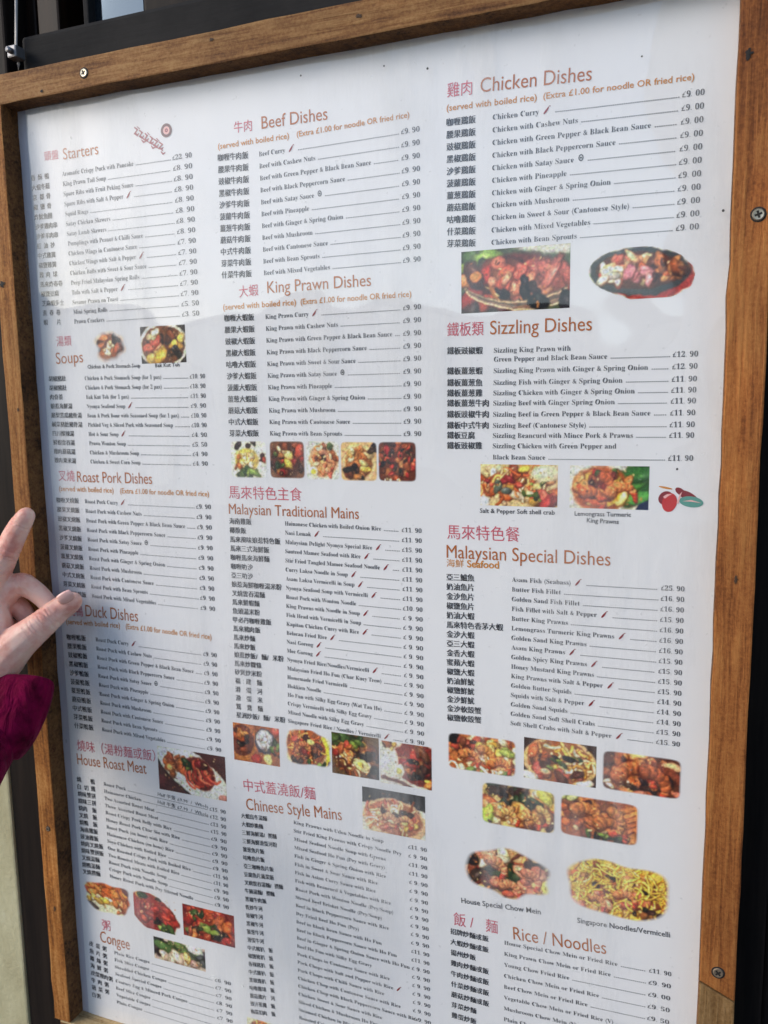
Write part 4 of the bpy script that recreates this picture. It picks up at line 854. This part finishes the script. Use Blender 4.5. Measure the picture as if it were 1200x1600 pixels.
def f_chowmein(p):
    p.a[:] = (.78, .62, .42); p.noodles((.5, .55, .5, .4), ORG + BRN + YEL, 60, .013, (.15, .4)); p.pile((.45, .5, .4, .36), BRN + DRK + RED, 46, (.03, .06)); p.pile((.5, .55, .22, .26), [(.10, .16, .08), (.16, .24, .1)], 18, (.03, .06), (1.2, 2.4)); p.pile((.35, .25, .3, .14), PNK + CRM, 16, (.03, .06)); p.pile((.6, .75, .3, .16), RED + PNK, 16, (.03, .055)); p.pile((.08, .3, .1, .2), DRK, 9, (.03, .06)); p.pile((.9, .75, .1, .15), YEL + CRM, 9, (.03, .05)); p.pile((.8, .5, .14, .18), PNK, 10, (.03, .06))
    p.prawn(.3, .3, -.5, .22, (.9, .56, .4)); p.prawn(.7, .42, -.4, .2, (.88, .5, .36)); p.prawn(.45, .75, -.9, .2, (.9, .56, .38))
def f_singapore(p):
    p.a[:] = (.86, .72, .3); p.noodles((.5, .5, .52, .42), [(.92, .80, .28), (.86, .70, .2), (.95, .88, .5), (.75, .55, .15)], 170, .0085, (.1, .35)); p.pile((.45, .45, .45, .35), ORG + [(.62, .36, .14)], 22, (.015, .04), (1, 3)); p.pile((.55, .45, .28, .3), DRK + BRN, 16, (.015, .035), (1.2, 3)); p.pile((.6, .62, .16, .16), [(.70, .36, .26), (.45, .2, .14)], 10, (.03, .06)); p.pile((.35, .78, .3, .14), PNK + ORG, 18, (.02, .045)); p.noodles((.5, .5, .5, .4), [(.95, .84, .36), (.9, .76, .28)], 60, .008, (.1, .3)); p.pile((.75, .82, .16, .08), BRN + DRK, 9, (.02, .04))
    p.prawn(.5, .58, -.9, .17, (.88, .52, .3)); p.prawn(.25, .72, -.6, .15, (.9, .56, .34))
PH = [((145, 516), (199, 566), 'soft', f_soup1), ((219, 511), (292, 566), 'rect', f_bakkut),
      ((360, 689), (418, 747), 'round', f_rice), ((421, 689), (477, 748), 'round', f_dark), ((478, 689), (531, 750), 'round', f_laksa), ((532, 690), (590, 752), 'round', f_bowl), ((591, 690), (651, 753), 'round', f_ribs),
      ((721, 394), (890, 481), 'rect', f_satay), ((917, 392), (1086, 462), 'rect', f_sizzle), ((751, 725), (871, 793), 'rect', f_crab), ((891, 727), (1013, 797), 'rect', f_prawn),
      ((364, 1128), (438, 1198), 'rect', f_lemak), ((444, 1135), (519, 1203), 'blobrect', f_mee), ((518, 1143), (593, 1219), 'rect', f_kway), ((594, 1156), (675, 1235), 'rect', f_curry),
      ((246, 1165), (355, 1252), 'rect', f_roast), ((566, 1228), (665, 1313), 'rect', f_crispnoodle), ((131, 1371), (206, 1436), 'blobrect', f_porkbelly), ((208, 1389), (283, 1463), 'rect', f_duckred), ((285, 1411), (368, 1481), 'rect', f_charsiu), ((240, 1462), (322, 1518), 'rect', f_greens),
      ((700, 1143), (806, 1215), 'round', f_special1), ((819, 1151), (931, 1231), 'rect', f_special2), ((942, 1171), (1063, 1250), 'round', f_bigprawn), ((753, 1220), (867, 1304), 'round', f_butter), ((876, 1239), (996, 1323), 'round', f_fried),
      ((722, 1311), (864, 1418), 'blob', f_chowmein), ((885, 1332), (1047, 1450), 'blobrect', f_singapore), ((386, 1588), (436, 1645), 'rect', f_mee)]
for k, (a, b, cl, fn) in enumerate(PH): put_photo(a, b, cl, fn, 11 + k)
# ornaments: script flourish with a ringed seal by Starters, cherries by the crab photos
ink = Ink(); rnd = random.Random(4)
def stroke(pts, wpx):
    Q = [bd(q) for q in pts]; n = len(Q); L, R_ = [], []
    for i in range(n):
        u = Q[min(i + 1, n - 1)] - Q[max(i - 1, 0)]; u = u / np.hypot(*u); v_ = np.array([u[1], -u[0]]) * wpx * .0005 * (1 if 0 < i < n - 1 else .45)
        L.append(tuple(Q[i] + v_)); R_.append(tuple(Q[i] - v_))
    ink.add(L + R_, [(i, i + 1, n + i + 1, n + i) for i in range(n - 1)], rnd.random() * .00003)
for k in range(6):
    cx, cy = 214 + 7.6 * k, 207 + 4.6 * k; j = lambda q: rnd.uniform(-q, q)
    stroke([(cx - 3 + j(1), cy - 8), (cx + 2 + j(1), cy - 4), (cx - 2 + j(1), cy + 1), (cx + 3 + j(1), cy + 6)], 3.2)
    stroke([(cx - 4 + j(1), cy + 2), (cx + 1, cy + 4 + j(1)), (cx + 4, cy + 1 + j(1))], 2.6)
    if k % 2: stroke([(cx, cy + 7), (cx + 3 + j(1), cy + 11), (cx + 7, cy + 9 + j(1))], 2.6)
    else: stroke([(cx + 1 + j(1), cy - 9), (cx + 5, cy - 5 + j(1))], 2.4)
ink.build('script_flourish', M_seal, sheet)
def ring(c, r0, r1, m, name, d=.0005, n=24, sq=1.0):
    i_ = Ink(); V = [tuple(c + np.array([math.cos(2 * math.pi * k / n) * r0, math.sin(2 * math.pi * k / n) * r0 * sq])) for k in range(n)] + [tuple(c + np.array([math.cos(2 * math.pi * k / n) * r1, math.sin(2 * math.pi * k / n) * r1 * sq])) for k in range(n)]
    i_.add(V, [(k, (k + 1) % n, n + (k + 1) % n, n + k) for k in range(n)]); return i_.build(name, m, sheet, d)
cs_ = bd((260.5, 204)); ring(cs_, .0055, .0092, M_sealring, 'seal'); ring(cs_, .0, .0053, M_pale, 'seal', .00044); ring(cs_, .0008, .0026, M_seal, 'seal', .0005)
def leaf(pts, m, name, d=.0005):
    i_ = Ink(); q = [tuple(bd(p)) for p in pts]; i_.add(q, [tuple(range(len(q)))]); return i_.build(name, m, sheet, d)
def oval_pts(cx, cy, rx, ry, rot, n=24): return [(cx + math.cos(rot) * rx * math.cos(t) - math.sin(rot) * ry * math.sin(t), cy + math.sin(rot) * rx * math.cos(t) + math.cos(rot) * ry * math.sin(t)) for t in [2 * math.pi * k / n for k in range(n)]]
leaf(oval_pts(1046, 785, 11.5, 15, .3), M_cherry, 'cherry'); leaf(oval_pts(1040, 778, 12, 10, -.6), M_cherry2, 'cherry', .00044)
leaf(oval_pts(1080, 784, 19, 8.5, .12), M_green, 'leaf', .0005); leaf(oval_pts(1076, 776, 17, 7, .5), M_cherry2, 'leaf', .00044); leaf(oval_pts(1063, 768, 9, 5, .6), M_cherry2, 'stem', .00046); leaf(oval_pts(1040, 762, 11, 1.6, .2), M_ochre, 'stem', .00042)
leaf([(1036, 776), (1042, 772), (1050, 772), (1044, 775), (1039, 779)], M_pale, 'highlight', .00052); leaf([(1066, 783), (1080, 781), (1096, 786), (1080, 783.5)], M_pale, 'vein', .00052); leaf([(1057, 786), (1062, 772), (1066, 768), (1064, 774), (1060, 787)], M_pale, 'stem', .00052)
# ------------------------------------------------------------------ pointing hand in a plum sleeve
M_skin = mat('skin', lin((.84, .62, .54)), .5, spec=.35)
b = M_skin.node_tree.nodes['Principled BSDF']
v = mapping(M_skin, (1, 1, 1)); n1 = noise(M_skin, v, 55, 4, .6); n2 = noise(M_skin, v, 900, 3, .6)
cr = ramp(M_skin, n1.outputs[0], [(.34, lin((.84, .56, .50))), (.48, lin((.90, .69, .62))), (.62, lin((.93, .77, .70)))])
lk(M_skin, cr.outputs[0], b.inputs['Base Color'])
b.inputs['Subsurface Weight'].default_value = .25; b.inputs['Subsurface Radius'].default_value = (.006, .002, .001); b.inputs['Subsurface Scale'].default_value = 1.0
vw = mapping(M_skin, (1, 1, 2.2)); n3 = noise(M_skin, vw, 260, 3, .6, .6)
lk(M_skin, bump(M_skin, n2.outputs[0], .22, .0004, bump(M_skin, n3.outputs[0], .30, .0008).outputs[0]).outputs[0], b.inputs['Normal'])
M_nail = mat('fingernail', lin((.93, .72, .67)), .3)
M_plum = mat('plum_cloth', lin((.37, .02, .17)), .85, spec=.04)
b = M_plum.node_tree.nodes['Principled BSDF']; b.inputs['Sheen Weight'].default_value = .1; b.inputs['Sheen Tint'].default_value = (.8, .3, .5, 1)
n1 = noise(M_plum, mapping(M_plum, (1, 1, 1)), 90, 5, .6); n2 = noise(M_plum, mapping(M_plum, (1, 1, 1)), 900, 2)
cr = ramp(M_plum, n1.outputs[0], [(.3, lin((.25, .010, .10))), (.7, lin((.47, .035, .22)))]); lk(M_plum, cr.outputs[0], b.inputs['Base Color'])
lk(M_plum, bump(M_plum, n2.outputs[0], .4, .0006, bump(M_plum, n1.outputs[0], .4, .002, bump(M_plum, noise(M_plum, mapping(M_plum, (1, 1, .45)), 60, 3, .5, 1.2).outputs[0], .9, .006).outputs[0]).outputs[0]).outputs[0], b.inputs['Normal'])

person = tag(empty('person'), 'hand in a plum sleeve with raised index finger and thumb against the menu', 'person')
def catmull(P, k):
    P = [P[0]] + P + [P[-1]]; o = []
    for i in range(1, len(P) - 2):
        for j in range(k):
            t_ = j / k; a, b_, c, d = P[i - 1], P[i], P[i + 1], P[i + 2]
            o.append(.5 * ((2 * b_) + (-a + c) * t_ + (2 * a - 5 * b_ + 4 * c - d) * t_ ** 2 + (-a + 3 * b_ - 3 * c + d) * t_ ** 3))
    o.append(P[-2]); return o
bm = bmesh.new()
def chain(pts, k=9):
    """(px, py, metres ahead of the sheet, radius mm) joints of one finger"""
    Q = [np.array([*W(p[0], p[1], p[2]), p[3] / 1000]) for p in pts]
    for q in catmull(Q, k):
        bmesh.ops.create_icosphere(bm, subdivisions=2, radius=max(q[3], .002), matrix=Matrix.Translation(q[:3]))
# palm and wrist
chain([(-60, 1130, .078, 20), (-38, 1085, .062, 22), (-34, 1020, .054, 26), (-45, 960, .046, 24), (-40, 925, .042, 17)])
chain([(-40, 1110, .066, 18), (-32, 1050, .054, 22), (-18, 1000, .050, 20), (-20, 950, .044, 15)])
chain([(-18, 1085, .056, 13), (-8, 1050, .052, 15), (6, 1015, .048, 16)])
# index finger, raised
chain([(-35, 945, .044, 12), (-12, 905, .040, 11.5), (8, 868, .036, 9.8), (22, 838, .032, 9.0), (33, 818, .029, 8.2), (41, 806, .027, 6.8)])
# thumb, laid over the edge of the menu
chain([(0, 1035, .052, 17), (25, 1008, .047, 14.5), (50, 988, .041, 12.2), (71, 971, .034, 10.9), (91, 954, .025, 10.0), (106, 944, .021, 9.0), (114, 939, .020, 7.3)])
# middle finger, curled in behind the thumb
chain([(-45, 985, .044, 12), (-8, 945, .036, 10.5), (28, 914, .029, 9.5), (52, 922, .023, 8.4), (72, 940, .020, 7.4), (80, 952, .020, 6.6)])
# ring and little fingers, curled beneath
chain([(-50, 1010, .040, 11), (-10, 968, .030, 9.8), (18, 946, .024, 8.8), (36, 956, .021, 8.0), (44, 974, .021, 7.0)])
chain([(-50, 1030, .036, 10), (-14, 996, .028, 8.6), (8, 978, .023, 7.8), (22, 988, .022, 6.8)])
bmesh.ops.recalc_face_normals(bm, faces=bm.faces)
me = bpy.data.meshes.new('hand'); bm.to_mesh(me); bm.free()
tmp = bpy.data.objects.new('hand', me); C.objects.link(tmp)
rm = tmp.modifiers.new('r', 'REMESH'); rm.mode = 'VOXEL'; rm.voxel_size = .0008; rm.use_smooth_shade = True
sm = tmp.modifiers.new('s', 'SMOOTH'); sm.factor = .5; sm.iterations = 14
bpy.context.view_layer.update()
me2 = bpy.data.meshes.new_from_object(tmp.evaluated_get(bpy.context.evaluated_depsgraph_get()))
bpy.data.objects.remove(tmp)
# skin folds over the joints
FOLDS = [((73, 969, .042), (50, 988, .041), (95, 951, .026), .0075, .00055), ((50, 988, .050), (25, 1008, .047), (73, 969, .035), .007, .0004), ((30, 824, .036), (22, 838, .032), (41, 806, .027), .005, .0004), ((8, 868, .042), (-12, 905, .040), (22, 838, .032), .007, .0005), ((28, 914, .034), (-8, 945, .036), (52, 922, .023), .007, .0005)]
NV = len(me2.vertices); co = np.zeros(NV * 3); me2.vertices.foreach_get('co', co); co = co.reshape(-1, 3)
no = np.zeros(NV * 3); me2.vertices.foreach_get('normal', no); no = no.reshape(-1, 3)
off = np.zeros(NV)
for c_, a_, b_, sg, am in FOLDS:
    c_, ax = np.array(W(*c_)), np.array((W(*b_) - W(*a_)).normalized()); dv = co - c_
    t_ = dv @ ax; r2 = (dv ** 2).sum(1); wig = .0008 * np.sin(co[:, 0] * 900 + co[:, 2] * 700)
    off += am * np.exp(-(t_ / sg) ** 2) * np.exp(-r2 / (.016 ** 2)) * np.where(np.cos((t_ + wig) * 2 * math.pi / .0034) > .3, -1.0, .25)
co += no * off[:, None]; me2.vertices.foreach_set('co', co.ravel()); me2.update()
for f in me2.polygons: f.use_smooth = True
hand = link('hand', me2, M_skin, person)
def nail(px, py, d, along, side, L, Wd, name='fingernail'):
    """small curved plate: centre, world direction along the finger, world direction across it"""
    c = W(px, py, d); a = along.normalized(); s_ = (side - a * side.dot(a)).normalized(); n = a.cross(s_)
    if n.y > 0: n = -n
    bm = bmesh.new(); G = []
    for i in range(9):
        r_ = []
        for j in range(9):
            u, v_ = i / 4 - 1, j / 4 - 1
            wd = Wd / 2 * (1 - .25 * max(0, u) ** 2 - .1 * max(0, -u) ** 3); rr = math.sqrt(max(0, 1 - .35 * abs(v_) ** 3))
            r_.append(bm.verts.new(c + a * L / 2 * u * rr + s_ * wd * v_ - n * (.0022 * v_ * v_ + .0006 * u * u)))
        G.append(r_)
    for i in range(8):
        for j in range(8): bm.faces.new((G[i][j], G[i + 1][j], G[i + 1][j + 1], G[i][j + 1])).smooth = True
    m_ = bpy.data.meshes.new(name); bm.to_mesh(m_); bm.free()
    o = link(name, m_, M_nail, hand)
    s2 = o.modifiers.new('t', 'SOLIDIFY'); s2.thickness = .0006; return o
_a = W(114, 939, .020) - W(91, 954, .025); nail(103.5, 935.5, .0300, _a, Vector((.5, .0, .85)), .013, .0105)
# sleeve: rings (centre px, depth, half width mm, half thickness mm)
def loft(rings, seg, name, m, parent, wob, seed, thick=.0016):
    rnd = random.Random(seed); bm = bmesh.new(); R = []
    ctr = [W(*r[:3]) for r in rings]
    ph = [rnd.uniform(0, 6.28) for _ in range(6)]
    for i, r in enumerate(rings):
        a = (ctr[min(i + 1, len(ctr) - 1)] - ctr[max(i - 1, 0)]).normalized()
        s_ = a.cross(Vector((0, 1, 0))).normalized(); n = s_.cross(a)
        row = []
        for k in range(seg):
            t_ = 2 * math.pi * k / seg
            q = 1 + wob * (math.sin(3 * t_ + ph[0] + i * .5) * .5 + math.sin(5 * t_ + ph[1] - i * .8) * .3 + math.sin(2 * t_ + i * 1.7 + ph[2]) * .4)
            row.append(bm.verts.new(ctr[i] + s_ * math.cos(t_) * r[3] / 1000 * q + n * math.sin(t_) * r[4] / 1000 * q))
        R.append(row)
    for a, b_ in zip(R, R[1:]):
        for k in range(seg): bm.faces.new((a[k], a[(k + 1) % seg], b_[(k + 1) % seg], b_[k])).smooth = True
    bmesh.ops.recalc_face_normals(bm, faces=bm.faces)
    m_ = bpy.data.meshes.new(name); bm.to_mesh(m_); bm.free()
    o = link(name, m_, m, parent)
    s2 = o.modifiers.new('t', 'SOLIDIFY'); s2.thickness = thick; s2.offset = 0
    ss = o.modifiers.new('s', 'SUBSURF'); ss.levels = 1; ss.render_levels = 2
    return o
loft([(29, 1068, .046, 31, 17), (28, 1071, .047, 32.5, 18.5), (20, 1092, .054, 32.5, 20), (8, 1118, .062, 31.5, 21), (-4, 1143, .070, 30, 21), (-8, 1147, .071, 27, 19)], 56, 'cuff', M_plum, person, .022, 3)
loft([(16, 1082, .050, 27, 16), (4, 1112, .060, 27, 18), (-14, 1144, .071, 25.5, 20), (-28, 1168, .082, 27, 22), (-48, 1198, .098, 26, 23), (-70, 1230, .115, 29, 26), (-100, 1268, .135, 29, 28), (-170, 1350, .18, 33, 33), (-260, 1450, .22, 38, 38)], 56, 'sleeve', M_plum, person, .05, 8)
